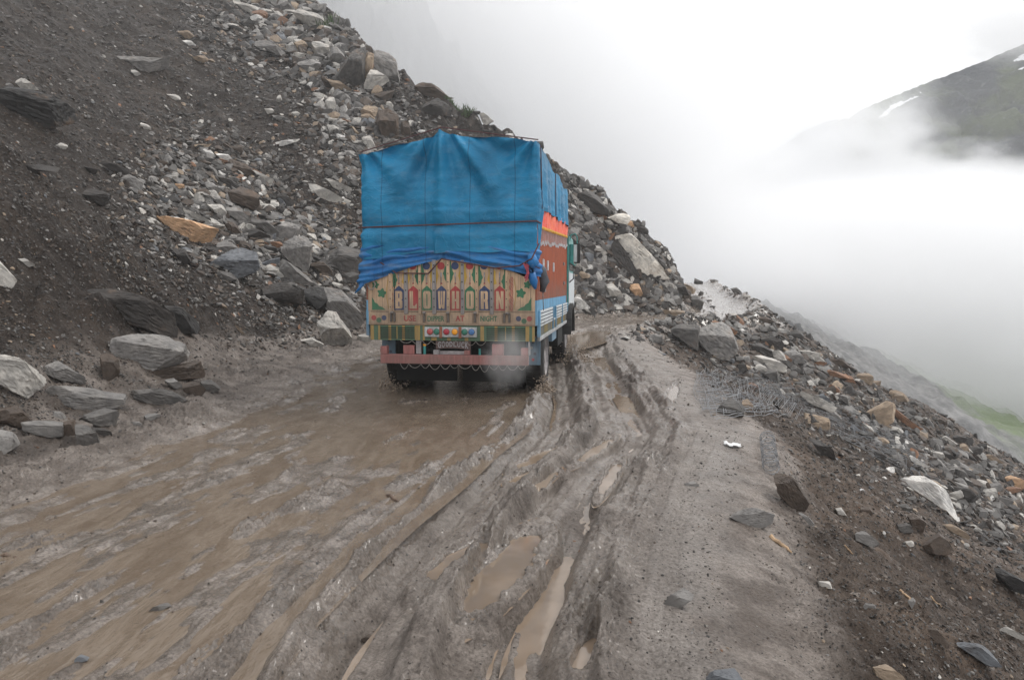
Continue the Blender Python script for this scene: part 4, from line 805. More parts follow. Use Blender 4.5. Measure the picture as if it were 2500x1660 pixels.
# crop, outline, thickness ratio, colour, kind, label
HEROES = []
def hero(crop, pts, th, col, kind, label, group):
    s, ox, oy = CROPS[crop]; n = [float(x) for x in pts.split()]
    HEROES.append((np.array([(ox+s*n[i], oy+s*n[i+1]) for i in range(0, len(n), 2)]), th, col, kind, label, group))
HS, RS, BS, FT, CRS = 'rocks lying on the hillside', 'rocks on the outer shoulder and the slope below it', 'rocks on the bank beyond the truck', 'rocks at the foot of the hillside', 'rocks along the hillside crest'
DATA = """
A|0 520 110 505 290 545 385 600 385 690 335 745 270 715 0 690|.7|black|rock_slab|dark layered slab jutting out of the bank under a pale stone|HS
A|100 475 150 452 205 515 160 522 105 510|.8|pale|rock|pale stone perched on the dark jutting slab|HS
A|30 480 60 475 80 495 40 500|.8|grey|rock|small grey stone beside the pale stone on the dark jutting slab|HS
A|680 315 780 325 860 345 985 345 960 385 880 425 740 385|.5|grey|rock_slab|broad grey outcrop face bare in the upper dark soil|HS
A|1940 420 1985 350 2050 275 2110 250 2100 330 2085 515 2000 490|.5|mid|rock_slab|tall upright pointed slab standing on the crest|CRS
A|2110 255 2160 290 2150 380 2090 510 2085 420|.4|tan|rock_slab|tan slab leaning against the tall pointed slab on the crest|CRS
A|2160 290 2230 300 2290 345 2300 460 2240 470 2160 400|.9|grey|boulder|rounded grey boulder at the end of the crest against the fog|CRS
A|2110 470 2140 400 2190 410 2235 470 2170 510 2110 510|.8|pale|rock|pale rock under the rounded crest boulder|CRS
A|2205 430 2230 420 2260 500 2240 520|.6|mid|rock|narrow splinter of rock at the base of the crest boulder|CRS
A|1700 80 1730 60 1810 75 1880 130 1870 180 1790 160 1725 120|.7|pale|boulder|large pale block high up beside a patch of grass|CRS
A|1800 260 1830 245 1900 260 1895 340 1820 325|.9|pale|rock|pale squarish block uphill from the tall pointed slab|CRS
A|1900 280 1940 270 1985 320 1960 365 1905 370|.8|grey|rock|grey block touching the pale squarish block on the crest|CRS
A|1670 310 1720 295 1830 325 1820 345 1720 335|.5|pale|rock_slab|thin pale slab just below the pale squarish block|CRS
A|1720 360 1790 345 1850 370 1840 420 1760 420 1715 390|.8|grey|boulder|round grey boulder downhill from the pale squarish block|CRS
A|1350 0 1490 30 1530 95 1480 80 1390 40|.6|pale|rock_slab|pale wedge of rock at the very top of the rubble|CRS
A|1270 0 1310 10 1360 85 1320 75|.6|mid|rock_slab|thin grey splinter beside the topmost pale wedge|CRS
A|1840 430 1880 440 1945 535 1895 530|.7|brown|rock|brown upright stone below the round grey boulder|CRS
A|1890 455 1960 465 2035 520 1990 540 1920 500|.5|tan|rock_slab|rusty tan slab in front of the tall pointed slab|CRS
A|2090 780 2130 770 2175 840 2150 860 2100 830|.8|pale|rock|pale angular rock near the tarpaulin corner|HS
A|2185 640 2240 625 2300 670 2290 800 2215 820 2170 700|.8|brown|boulder|dark brown upright block below the mound|CRS
A|2080 640 2110 610 2190 615 2180 660 2110 690|.8|tan|rock|tan block next to the dark brown upright block|CRS
A|2215 830 2260 805 2350 830 2300 860 2225 865|.7|dark|rock|dark wedge of rock just above the tarpaulin edge|CRS
A|2305 700 2360 690 2370 790 2320 800|.7|brown|rock|second brown upright block below the mound|CRS
A|575 925 620 915 740 985 720 1005 640 975|.6|dark|rock_slab|dark flat slab in the soil above the orange slab|HS
A|485 950 560 975 545 1005 500 990|.7|dark|rock|dark stone half sunk in the upper bank|HS
A|1310 1140 1350 1095 1430 1090 1480 1120 1480 1230 1400 1200|.9|brown|boulder|dark brown boulder uphill from the orange slab|HS
A|1245 1000 1330 1020 1410 1080 1360 1090 1270 1040|.6|dark|rock_slab|dark flat slab above the dark brown boulder|HS
A|490 1100 560 1090 630 1130 590 1185 520 1160|.8|dark|boulder|dark rounded stone sticking out of the bare bank|HS
A|1020 1145 1060 1165 1190 1240 1240 1290 1180 1270 1060 1210|.4|pale|rock_slab|long pale slab lying behind the orange slab|HS
A|1200 1180 1270 1180 1305 1225 1290 1255 1230 1220|.7|pale|rock|pale wedge beside the long pale slab|HS
A|1310 1190 1350 1180 1440 1250 1475 1310 1420 1300 1330 1240|.6|grey|rock_slab|striped grey slab downhill of the dark brown boulder|HS
A|1765 1035 1860 1075 1980 1150 1960 1190 1840 1130|.5|pale|rock_slab|long pale slab a little uphill of the truck|HS
A|1880 1015 1960 1060 2035 1095 2020 1120 1930 1085|.4|pale|rock_slab|thin pale slab closest to the tarpaulin|HS
A|1460 975 1570 1035 1560 1060 1500 1040|.6|pale|rock|pale wedge standing over the dark flat slab|HS
A|1545 845 1600 810 1735 785 1690 815 1560 850|.4|white|rock_slab|thin whitish slab lying alone on the gravel slope|HS
A|1095 840 1150 830 1215 830 1190 850 1100 860|.5|tan|rock|flat tan stone level with the thin whitish slab|HS
A|1330 840 1395 845 1400 885 1360 890|.8|brown|rock|brown block over a heap of small white stones|HS
A|1180 875 1215 865 1240 900 1205 910|.8|white|rock|small white stone in a white heap on the slope|HS
A|1250 885 1310 885 1350 930 1290 930|.7|white|rock|larger white stone in the white heap on the slope|HS
A|1010 1060 1060 1065 1065 1095 1030 1105|.8|orange|rock|small orange tinted stone uphill of the orange slab|HS
A|980 1005 1020 1010 1025 1045 990 1045|.8|pale|rock|small pale block above the small orange tinted stone|HS
A|1115 325 1180 315 1200 345 1150 360 1115 350|.7|tan|rock|pale tan block at the edge of the upper rubble|HS
A|1060 235 1100 230 1130 265 1090 262|.7|white|rock|flat white stone high on the upper rubble|HS
A|1040 180 1090 175 1120 205 1080 225|.8|tan|rock|tan stone just above the flat white stone|HS
A|970 545 1010 545 1040 565 1000 580|.8|pale|rock|pale stone in the middle of the upper gravel|HS
A|755 410 790 410 810 430 780 445|.7|pale|rock|pale stone under the broad grey outcrop|HS
A|1530 630 1570 628 1585 655 1545 660|.8|pale|rock|rounded pale stone on the grey gravel fan|HS
A|1575 665 1640 675 1645 700 1600 695|.7|grey|rock|grey stone below the rounded pale stone on the gravel fan|HS
A|1590 550 1620 548 1628 590 1600 598|.8|pale|rock|upright pale stone on the upper gravel fan|HS
A|1490 250 1560 240 1640 300 1640 345 1560 300|.7|grey|boulder|smooth grey boulder in the upper rubble stream|CRS
A|1600 30 1660 5 1700 50 1640 80|.8|mid|rock|grey rock beside the large pale block|CRS
A|1700 245 1750 225 1780 260 1760 290 1710 285|.8|tan|rock|tan block uphill of the thin pale slab|CRS
A|1870 560 1930 560 1945 650 1890 640|.7|pale|rock|pale upright stone below the rusty tan slab|CRS
A|0 960 120 965 300 950 345 965 330 990 150 990 0 985|.8|dark|rock_slab|dark ledge of rock showing in the cut bank|HS
B|935 60 970 50 1120 85 1245 130 1215 195 1180 218 1080 205 1010 150|.5|orange|rock_slab|bright orange slab on the hillside|HS
B|1210 350 1290 285 1400 245 1470 260 1490 350 1460 415 1370 440 1300 400|.9|blue|boulder|glossy blue grey boulder on the lower hillside|HS
B|510 440 600 430 760 480 1015 620 1028 660 1005 748 920 735 700 640 540 585|.6|dark|rock_slab|long dark brown slab slanting out of the bank|HS
B|935 585 1040 590 1135 670 1130 745 1030 740|.6|black|rock_slab|black slab behind the end of the long dark brown slab|HS
B|700 750 790 735 960 745 1050 800 1060 880 960 940 800 940 685 900|.9|grey|boulder|big square grey block lying on a flat slab|FT
B|820 985 960 940 1150 895 1160 925 1195 985 1000 1015 840 1010|.8|brown|rock_slab|flat dark slab under the big square grey block|FT
B|585 850 640 840 680 870 680 990 620 1010 590 930|.5|brown|rock_slab|upright muddy slab beside the big square grey block|FT
B|0 840 90 855 180 920 235 1010 140 1090 60 1040 0 1000|.8|pale|boulder|big pale boulder at the edge of the rock pile|FT
B|245 930 320 885 400 930 475 990 485 1025 330 1000 270 985|.8|grey|rock|grey angular rock between the pale boulder and the square block|FT
B|300 1050 330 1018 450 1020 580 1045 740 1070 720 1110 560 1165 430 1150 330 1100|.8|grey|boulder|long low grey rock with a striped top at the road edge|FT
B|770 1040 850 1028 990 1060 1060 1110 1000 1150 880 1140 790 1100|.8|mid|rock|low grey rock below the flat dark slab|FT
B|955 1000 1000 990 1055 1040 1040 1060 970 1030|.8|grey|rock|small grey stone just under the flat dark slab|FT
B|1160 1010 1200 995 1265 1050 1240 1070 1180 1060|.9|mid|rock|last grey stone of the pile beside the muddy road|FT
B|1060 1030 1130 1010 1180 1060 1150 1100 1080 1090|.8|brown|rock|muddy stone half buried beside the last grey stone|FT
B|470 1220 600 1170 665 1190 650 1270 590 1275 510 1250|.8|mid|rock|grey pointed rock in the lowest rock row|FT
B|125 1250 200 1235 340 1245 345 1320 250 1330 160 1300|.8|grey|rock|pale flat topped rock in the lowest rock row|FT
B|435 1250 490 1245 560 1320 570 1375 470 1375 430 1320|.7|mid|rock|upright grey slab end in the lowest rock row|FT
B|350 1265 430 1240 430 1330 370 1335|.8|brown|rock|brown mossy stone wedged in the lowest rock row|FT
B|530 1270 600 1280 660 1310 650 1340 570 1310|.6|dark|rock|dark thin stone at the end of the lowest rock row|FT
B|0 1275 60 1290 100 1370 40 1415 0 1420|.9|grey|boulder|grey boulder cut off by the frame edge in the lowest rock row|FT
B|0 1170 90 1135 180 1210 110 1280 20 1250|.8|brown|rock|brown rock above the grey boulder at the frame edge|FT
B|0 290 40 340 90 430 60 460 0 450|.6|pale|rock|pale rock at the frame edge on the bare bank|HS
B|1845 640 1885 570 1930 575 2025 720 2020 790 1960 820 1880 790|.6|pale|rock_slab|pale upright slab standing at the road edge by the truck|FT
B|1870 430 1940 440 2060 560 2110 640 2110 730 2030 710 1950 580 1880 540|.6|grey|rock_slab|long grey slab leaning behind the pale upright slab|FT
B|1755 460 1790 445 1865 455 1880 560 1830 600 1770 560|.9|black|rock|black cube shaped rock over a dark hollow|FT
B|1605 370 1635 290 1690 320 1800 440 1720 440 1620 400|.7|grey|rock|triangular grey rock above the black cube shaped rock|HS
B|1650 200 1720 165 1790 185 1795 280 1770 390 1700 340 1645 270|.7|grey|boulder|tall grey block above the triangular grey rock|HS
B|1870 260 1960 225 2090 260 2090 380 1960 385 1880 330|.8|mid|boulder|wide flat topped grey boulder touching the tarpaulin side|HS
B|1520 480 1640 440 1750 500 1740 560 1600 580 1525 530|.8|dark|boulder|dark muddy boulder roofing a dark hollow|FT
B|1590 120 1650 90 1740 110 1710 170 1620 205 1590 160|.8|grey|rock|grey rock above the tall grey block|HS
B|1390 135 1480 130 1575 185 1560 215 1450 195 1395 165|.7|dark|rock_slab|dark slab just right of the orange slab|HS
B|1460 85 1520 80 1600 150 1590 190 1530 160|.7|mid|rock_slab|grey slab resting over the dark slab by the orange slab|HS
B|1515 330 1560 310 1610 300 1610 340 1540 355|.7|blue|rock|flat blue grey stone beside the glossy boulder|HS
B|1790 330 1870 315 1910 360 1920 415 1850 390|.7|brown|rock|reddish grey stone next to the tall grey block|HS
B|1740 770 1790 758 1865 800 1855 828 1780 800|.7|pale|rock|small pale topped stone at the foot of the pale upright slab|FT
B|2065 740 2100 728 2140 765 2120 790 2060 775|.8|pale|rock|pale stone beside the louvred board of the truck|FT
B|1970 400 2040 385 2085 410 2090 450 1990 450|.8|mid|rock|grey stone under the wide flat topped boulder|FT
B|1350 690 1370 695 1410 740 1395 742|.5|tan|rock|thin tan splinter lying on bare soil|HS
B|1400 670 1430 668 1450 690 1420 697|.7|grey|rock|small grey stone near the thin tan splinter|HS
B|1520 230 1590 245 1600 285 1540 280|.8|dark|rock|dark stone between glossy boulder and tall grey block|HS
B|1560 215 1640 210 1645 255 1590 260|.8|rust|rock|reddish stone below the grey rock|HS
B|1000 250 1060 250 1095 330 1070 350 1020 300|.8|dark|rock|dark stone below the bright orange slab|HS
B|1300 105 1350 100 1400 180 1340 170|.8|brown|rock|brown stone at the tip of the orange slab|HS
B|110 310 150 312 190 350 160 360|.6|pale|rock|thin pale stone flat on the bare bank|HS
B|900 405 930 400 945 420 910 425|.7|grey|rock|lone grey stone above the end of the long dark brown slab|HS
C|430 640 530 620 600 680 660 760 760 860 805 935 740 938 640 900 560 850 470 760 430 700|.35|cream|rock_slab|huge cream coloured slab tilted on the bank beyond the truck|BS
C|400 700 425 640 470 760 560 850 620 930 540 920 430 810|.7|dark|boulder|dark rock under the huge cream coloured slab|BS
C|390 500 440 475 500 465 535 490 540 540 490 560 450 540|.9|cream|boulder|pale cube on the skyline beyond the truck|BS
C|500 545 545 540 570 585 520 580|.8|orange|rock|orange stone at the corner of the pale skyline cube|BS
C|150 370 230 330 330 400 375 430 375 500 300 490 180 450|.9|dark|boulder|dark foggy outcrop on the skyline above the truck|BS
C|100 335 130 350 280 470 250 470 150 410|.4|pale|rock_slab|long thin pale slab slanting below the dark foggy outcrop|BS
C|370 985 420 975 485 1060 490 1110 440 1115 390 1050|.7|pale|rock|pale grey upright rock low on the bank|BS
C|530 990 590 975 625 1040 630 1085 590 1080 550 1040|.8|orange|rock|rusty brown block below the huge cream slab|BS
C|800 1070 870 1058 910 1080 890 1120 830 1130|.8|grey|rock|grey rock near the corner of the far bend|BS
C|120 1065 180 1060 270 1140 240 1150 190 1160 120 1110|.6|white|rock_slab|white slab low behind the truck cab|BS
C|150 730 195 735 210 800 195 840 150 850|.8|grey|boulder|grey boulder behind the wing mirror|BS
C|165 820 230 805 250 870 230 890 175 870|.8|grey|rock|grey stone below the boulder behind the wing mirror|BS
C|140 905 200 890 255 915 250 945 190 945|.8|tan|rock|tan stone level with the truck grab handle|BS
C|250 725 310 710 375 770 350 780 280 770|.7|pale|rock|pale stone between wing mirror and cream slab|BS
C|290 830 310 825 390 890 380 915 320 880|.6|grey|rock_slab|slanting grey slab below the pale stone near the mirror|BS
C|900 830 990 870 985 905 930 900|.7|tan|rock|tan rock in the outer edge of the bank|BS
C|985 880 1050 910 1030 935 980 925|.7|dark|rock|dark rock overhanging the outer edge of the bank|BS
C|575 590 630 578 670 620 640 635|.8|dark|rock|dark knob on the skyline above the cream slab|BS
C|815 990 870 975 920 990 950 1060 900 1050 830 1030|.8|dark|boulder|dark boulder right below the tip of the cream slab|BS
C|755 1165 900 1155 915 1185 880 1205 770 1195|.6|tan|rock_slab|flat tan slab on the road at the foot of the bank|BS
C|360 540 400 535 435 590 400 590|.6|pale|rock|pale thin stone below the skyline cube|BS
C|95 455 125 470 130 500 100 490|.7|white|rock|small white stone near the orange cloth|BS
C|275 510 320 515 335 535 290 530|.6|white|rock|whitish flat stone under the dark foggy outcrop|BS
C|960 1060 1000 1045 1045 1090 1030 1150 990 1150|.8|mid|rock|muddy boulder in the toe of the far bend|BS
C|820 1270 920 1225 1000 1218 1015 1260 1005 1420 900 1370 840 1330|.8|mid|boulder|dark grey upright boulder at the road edge|RS
C|1015 1285 1100 1240 1140 1230 1280 1310 1310 1450 1250 1500 1150 1490 1060 1430 1015 1380|.9|grey|boulder|largest grey boulder on the outer shoulder|RS
C|1120 1205 1200 1235 1300 1300 1300 1340 1220 1290 1130 1230|.5|rust|rock_slab|rusty slab lying on top of the largest shoulder boulder|RS
C|672 1340 690 1325 760 1330 762 1375 740 1388 675 1375|.9|grey|block|squared grey stone block alone on the mud|RS
C|1450 1350 1530 1330 1600 1370 1615 1430 1560 1430 1470 1390|.8|dark|boulder|dark layered boulder right of the largest shoulder boulder|RS
C|1410 1205 1480 1195 1540 1230 1480 1250 1420 1230|.7|brown|rock|flat brown rock on the berm beside the far road|RS
C|1500 1440 1580 1440 1620 1500 1560 1510|.8|pale|rock|pale rock under the dark layered boulder|RS
C|1610 1450 1700 1440 1740 1490 1660 1510|.8|grey|rock|grey rock next along from the pale rock|RS
C|1760 1430 1853 1450 1850 1520 1780 1490|.8|pale|rock|pale block where the berm meets the fog|RS
C|1330 1050 1370 1048 1385 1075 1340 1078|.8|pale|rock|pale stone edging the far road|RS
C|1095 945 1150 945 1148 965 1100 965|.8|grey|rock|grey stone on the horizon of the far road|RS
C|1240 1000 1280 990 1320 1040 1270 1035|.8|mid|rock|grey lump on the outer edge of the far road|RS
C|1580 1150 1610 1165 1615 1210 1585 1200|.8|mid|rock|grey stone at the outermost corner of the far bend|RS
D|445 660 470 625 540 597 590 630 590 690 520 705 460 690|.9|mid|boulder|dark grey boulder holding down the wire mesh|RS
D|590 620 620 612 650 650 630 680 592 685|.8|tan|rock|tan stone against the boulder on the wire mesh|RS
D|530 1245 570 1215 640 1195 720 1210 785 1250 740 1280 680 1310 600 1280|.7|grey|rock_slab|flat grey stone lying on the smooth road shoulder|RS
D|775 980 810 975 880 1040 940 1165 925 1200 880 1220 800 1130|.7|brown|boulder|brown boulder leaning below the wire coil|RS
D|1490 980 1560 965 1700 1080 1730 1210 1640 1150 1530 1060|.35|white|rock_slab|large white slab under the end of the wire mesh|RS
D|1475 905 1510 905 1595 980 1560 985|.4|white|rock_slab|narrow white slab just above the large white slab|RS
D|1255 690 1370 620 1415 640 1410 720 1360 755 1270 750|.8|tan|boulder|striped tan boulder with a rusty edge above the mesh tail|RS
D|1390 605 1440 650 1560 770 1530 780 1440 700|.4|rust|rock_slab|long rusty slab lying beside the striped tan boulder|RS
D|990 445 1060 455 1165 480 1160 505 1060 490|.5|rust|rock_slab|flat rusty slab near the top of the slope|RS
D|880 560 930 545 1030 620 1100 660 1080 690 960 630|.5|pale|rock_slab|pale grey slab just beyond the wire mesh|RS
D|1000 580 1030 575 1085 640 1050 640|.4|blue|rock_slab|small blue grey tile of rock on the pale grey slab|RS
D|640 390 680 375 790 410 825 440 810 470 720 450|.7|pale|boulder|smooth pale boulder below the largest shoulder boulder|RS
D|900 345 960 345 1040 400 1010 410 930 390|.7|pale|rock|pale wedge farther along the berm|RS
D|820 365 900 355 935 410 860 420|.8|grey|rock|grey block between pale boulder and pale wedge|RS
D|560 420 600 410 615 450 590 470 560 455|.9|dark|rock|dark stone at the foot of the largest shoulder boulder|RS
D|350 400 380 420 415 470 400 475|.5|dark|rock|dark splinter in the bank above the wire mesh|RS
D|965 815 1010 820 1080 880 1090 930 1050 930 990 860|.7|dark|rock|dark stone with a white chip on the soil slope|RS
D|1750 1090 1820 1100 1860 1150 1830 1180 1760 1150|.8|dark|boulder|dark boulder right of the large white slab|RS
D|1500 1240 1540 1235 1590 1285 1565 1335 1520 1320|.7|brown|rock|brown square stone below the large white slab|RS
D|1700 1290 1740 1290 1835 1360 1810 1375 1730 1330|.5|tan|rock_slab|flat tan slab low on the soil slope|RS
D|1560 1420 1640 1400 1690 1340 1720 1430 1690 1475 1620 1460|.7|brown|boulder|brown pointed rock sunk in the lower soil slope|RS
D|1195 1345 1260 1330 1325 1395 1290 1415 1210 1370|.6|grey|rock|grey flat rock in the middle of the soil slope|RS
D|905 1225 940 1230 975 1290 960 1310|.6|grey|rock|grey splinter below the leaning brown boulder|RS
D|1100 1210 1130 1205 1150 1245 1110 1240|.7|pale|rock|small pale stone in the open soil below the mesh|RS
D|2040 1030 2080 1015 2128 1060 2110 1100 2060 1075|.8|orange|rock|orange rust stone on the crest of the outer slope|RS
D|1905 1080 1990 1070 2010 1110 1940 1130|.8|grey|rock|grey stone downhill from the orange rust stone|RS
D|2005 1110 2060 1090 2120 1110 2060 1130|.6|rust|rock|rusty flat stone under the orange rust stone|RS
D|1430 1190 1490 1180 1515 1215 1460 1225|.7|mid|rock|grey stone left of the tip of the white slab|RS
D|1200 480 1270 470 1300 500 1280 535 1230 500|.8|tan|rock|pale tan rock on the crest past the rusty slab|RS
D|1290 505 1345 510 1340 535 1290 530|.7|tan|rock|small tan block beside the pale tan crest rock|RS
D|1810 880 1860 875 1905 885 1880 920 1830 910|.8|dark|rock|dark rock on the crest above a green patch|RS
D|1740 800 1815 825 1800 850 1750 835|.7|dark|rock|dark flat rock on the crest against the fog|RS
D|1440 620 1545 625 1530 645 1450 640|.6|dark|rock_slab|dark slab sticking out over the crest|RS
D|1060 380 1140 395 1180 440 1110 430|.7|brown|rock|brown slab on the crest above the flat rusty slab|RS
D|1670 830 1700 805 1750 850 1700 860|.7|pale|rock|pale stone on the crest beside the dark flat rock|RS
D|1920 920 1950 915 2000 960 1960 965|.7|tan|rock|tan slab end on the lower crest|RS
D|1430 1300 1490 1290 1520 1340 1470 1345|.7|mid|rock|muddy grey stone near the brown square stone|RS
D|1480 1390 1515 1385 1530 1415 1490 1420|.8|pale|rock|pale cobble next to the brown pointed rock|RS
D|1300 900 1345 895 1370 930 1325 940|.7|dark|rock|dark stone showing through the wire mesh tail|RS
E|735 1055 770 1010 860 945 905 960 890 1000 830 1030 790 1060|.5|grey|rock_slab|grey green stone set flush in the road shoulder|RS
E|945 1350 1000 1330 1090 1325 1115 1395 1000 1405 940 1400|.8|blue|rock|blue grey stone at the bottom of the road shoulder|RS
E|2095 1205 2150 1215 2220 1260 2230 1325 2180 1310 2110 1250|.7|blue|rock|blue grey angular stone low on the soil slope|RS
E|1700 1310 1770 1305 1840 1390 1720 1390|.7|tan|rock|pale tan stone at the bottom of the soil slope|RS
E|1940 1150 1970 1145 2025 1220 2010 1235 1960 1190|.6|brown|rock|brownish flat stone above the pale tan bottom stone|RS
E|2230 890 2280 890 2375 960 2375 1010 2300 980|.7|black|boulder|black rock under a clod at the frame edge of the slope|RS
E|1450 935 1500 935 1505 965 1460 960|.6|pale|rock|pale stone buried flat below the road shoulder edge|RS
E|855 500 900 488 920 515 870 520|.8|grey|rock|small grey stone in a mud clod on the shoulder|RS
E|2265 1150 2300 1140 2362 1190 2350 1205|.4|pale|rock_slab|thin pale slab at the frame edge low on the slope|RS
E|1860 1060 1880 1030 1870 1010 1850 1030|.6|grey|rock|grey pebble above the blue grey angular stone|RS
H|1720 1140 1790 1138 1800 1180 1780 1215 1760 1200 1725 1190|.9|dark|rock|dark block balanced on the skyline just past the tarpaulin|CRS
H|1760 1210 1810 1240 1850 1310 1855 1378 1800 1300 1765 1250|.9|dark|boulder|dark layered outcrop under the balanced skyline block|CRS
H|1285 900 1320 900 1395 960 1330 1000 1300 960|.7|pale|rock|pale ribbed block on the crest past the mound|CRS
H|1225 890 1285 890 1290 920 1230 915|.8|dark|rock|dark stone touching the pale ribbed block|CRS
H|820 860 960 790 1060 860 1050 930 900 930 830 900|.7|dark|boulder|dark overhanging rock in the face of the mound|CRS
H|740 690 820 645 900 660 990 720 1050 780 960 790 800 740|.8|brown|boulder|brown rock mass capping the mound on the crest|CRS
H|1360 975 1400 970 1450 1030 1400 1040|.8|dark|rock|dark knob on the crest downhill of the pale ribbed block|CRS
H|1270 1040 1400 1045 1390 1070 1290 1060|.6|dark|rock_slab|dark thin ledge above the tarpaulin peak|CRS
H|1480 1075 1550 1072 1560 1105 1490 1108|.7|white|rock|whitish stones wedge near the tarpaulin corner ridge|CRS
H|790 1040 850 1045 840 1080 800 1080|.7|white|rock|white stone above the tarpaulin peak|CRS
H|550 740 600 720 560 810 430 790 440 750|.7|brown|rock_slab|reddish brown flat rock between the mound and the tall pointed slab|CRS
I|265 215 330 260 400 300 390 350 340 330|.8|dark|rock|dark angular rock right behind the tarpaulin side|CRS
I|360 390 470 400 475 470 440 490|.8|dark|rock|dark rock above the orange cloth side|CRS
I|480 800 550 790 640 840 620 870 520 850|.7|pale|rock|pale stone uphill of the wing mirror|BS
G|645 1075 690 1045 740 1030 750 1040 700 1075 660 1085|.6|mid|rock|thin grey stone sticking out of the wet mud|RD
G|330 1280 360 1265 390 1275 380 1300 340 1300|.6|blue|rock|small blue grey stone in the near mud|RD
G|1600 1190 1640 1170 1670 1185 1655 1205 1615 1210|.7|brown|rock|muddy stone beside the puddles in the ruts|RD
"""
GRP = dict(HS=HS, RS=RS, BS=BS, FT=FT, CRS=CRS, RD='stones lying in the muddy road')
for ln in DATA.strip().split('\n'):
    c_, pts, th, colr, kind, lab, g_ = ln.split('|'); hero(c_, pts, float(th), colr, kind, lab, GRP[g_])
PX = []                                                       # (pixel x, pixel y, label) of every rock, to describe the smaller ones by
def build_rock(poly, th, tint, kind, label, group, depth, seed):
    """one angular rock: an ellipsoid broken along the sides of its outline and a few random planes, with bedding and chips"""
    r3 = np.random.default_rng(seed); P_ = np.array(hull(poly)); cx, cy = (P_.max(0)+P_.min(0))/2
    a, b, c = ray(cx, cy); sc_ = depth/F
    w = np.array([a, b, c]); w /= np.linalg.norm(w); rgt = np.array([1., 0, 0])-w*w[0]; rgt /= np.linalg.norm(rgt); upv = np.cross(rgt, w)
    Q = np.column_stack([P_[:, 0]-cx, cy-P_[:, 1]])*sc_
    cov = np.cov(Q.T); ev, evec = np.linalg.eigh(cov); maj = evec[:, 1]; maj = maj if maj[0] > 0 else -maj; mnr = np.array([-maj[1], maj[0]])
    L = np.column_stack([Q@maj, Q@mnr]); hx, hy = np.abs(L).max(0); thick = max(th*min(2*hy, 1.6*hx), .02)/2*1.25
    px_big = max(np.ptp(P_[:, 0]), np.ptp(P_[:, 1])); lv = 5 if px_big > 95 else 4 if px_big > 32 else 3
    v, f = ico(lv); v = v*np.array([hx*1.5, hy*1.5, thick*1.25])
    n = len(L)
    for rep in range(2):
        for i in range(n):
            p, q = L[i], L[(i+1) % n]; e = q-p
            if np.linalg.norm(e) < 1e-6: continue
            nn = np.array([e[1], -e[0]])/np.linalg.norm(e)
            if nn@p < 0: nn = -nn
            tl = .22*math.sin(seed*1.7+i*2.3); v = cut(v, np.array([nn[0], nn[1], tl]), (nn@p)/math.hypot(1, tl))
    # local axes: x along the outline, y across it, z towards the eye
    upl = np.array([maj[1], mnr[1]])                          # image-up in local axes
    v = cut(v, np.array([upl[0]*.85+r3.uniform(-.25, .25), upl[1]*.85, .62]), r3.uniform(.30, .5)*(abs(upl[0])*hx+abs(upl[1])*hy)+thick*.25)
    v = cut(v, np.array([-upl[0]*.25+r3.uniform(-.5, .5), -upl[1]*.25, 1.]), thick*r3.uniform(.62, .8))
    v = cut(v, np.array([r3.uniform(-.8, .8), r3.uniform(-.6, .6), .8]), thick*r3.uniform(.75, .95)+.12*hx)
    v = facets(v, r3, hx, hy, thick, 3)
    S_ = max(hx, hy); d = v/np.maximum(np.linalg.norm(v, axis=1)[:, None], 1e-6)
    q = v/S_
    disp = .030*fbm3(q*2.6, 3, seed % 17)+.045*np.abs(n3(q*np.array([2.2, 13, 5])+seed, 3))-.03*(np.abs(n3(q*5+seed, 8)) < .07)+.018*n3(q*13, 5)+.012*n3(q*27, 6)
    v = v+d*(disp*min(S_, 1.4*hy+.3*S_))[:, None]
    ctr = np.array([a, b, c])*(depth/b if False else depth/np.linalg.norm([a, b, c])*np.linalg.norm([a, b, c]))
    gap = H+ctr[2]-.6*np.ptp(Q[:, 1])/2-float(hgt(ctr[0], ctr[1])[0])
    if gap > 0: ctr = ctr-np.array([0, 0, gap])                 # nothing hangs in the air: settle it on the ground
    o = mesh_np(kind, v, f, ROCK)
    X = rgt*maj[0]+upv*maj[1]; Yv = rgt*mnr[0]+upv*mnr[1]; M = Matrix(((X[0], Yv[0], -w[0], ctr[0]), (X[1], Yv[1], -w[1], ctr[1]), (X[2], Yv[2], -w[2], H+ctr[2]), (0, 0, 0, 1)))
    o.matrix_world = M
    k = r3.uniform(.8, 1.08); o.color = (*[min(1, x*k) for x in TINT[tint]], 1)
    o['kind'] = 'thing'; tag(o, label, {'rock_slab': 'flat rock', 'boulder': 'boulder', 'rock': 'rock', 'block': 'stone block'}[kind], group)
    o.name = {'block': 'stone_block', 'rock_slab': 'flat_rock'}.get(kind, kind); PX.append((cx, cy, label, px_big)); return o
bx_ = np.array([np.mean(h_[0][:, 0]) for h_ in HEROES]); by_ = np.array([h_[0][:, 1].max()*.93+h_[0][:, 1].mean()*.07 for h_ in HEROES])
_, _, _, hd, ok = hit(bx_, by_)
HEROD = []
for i, h_ in enumerate(HEROES):
    poly, th, colr, kind, lab, g_ = h_; d = hd[i]+.16*th*min(np.ptp(poly[:, 0]), np.ptp(poly[:, 1]))*hd[i]/F
    HEROD.append(d); build_rock(poly, th, colr, kind, lab, g_, d, 100+i)
print('heroes', len(HEROES), round(time.time()-T0, 1))
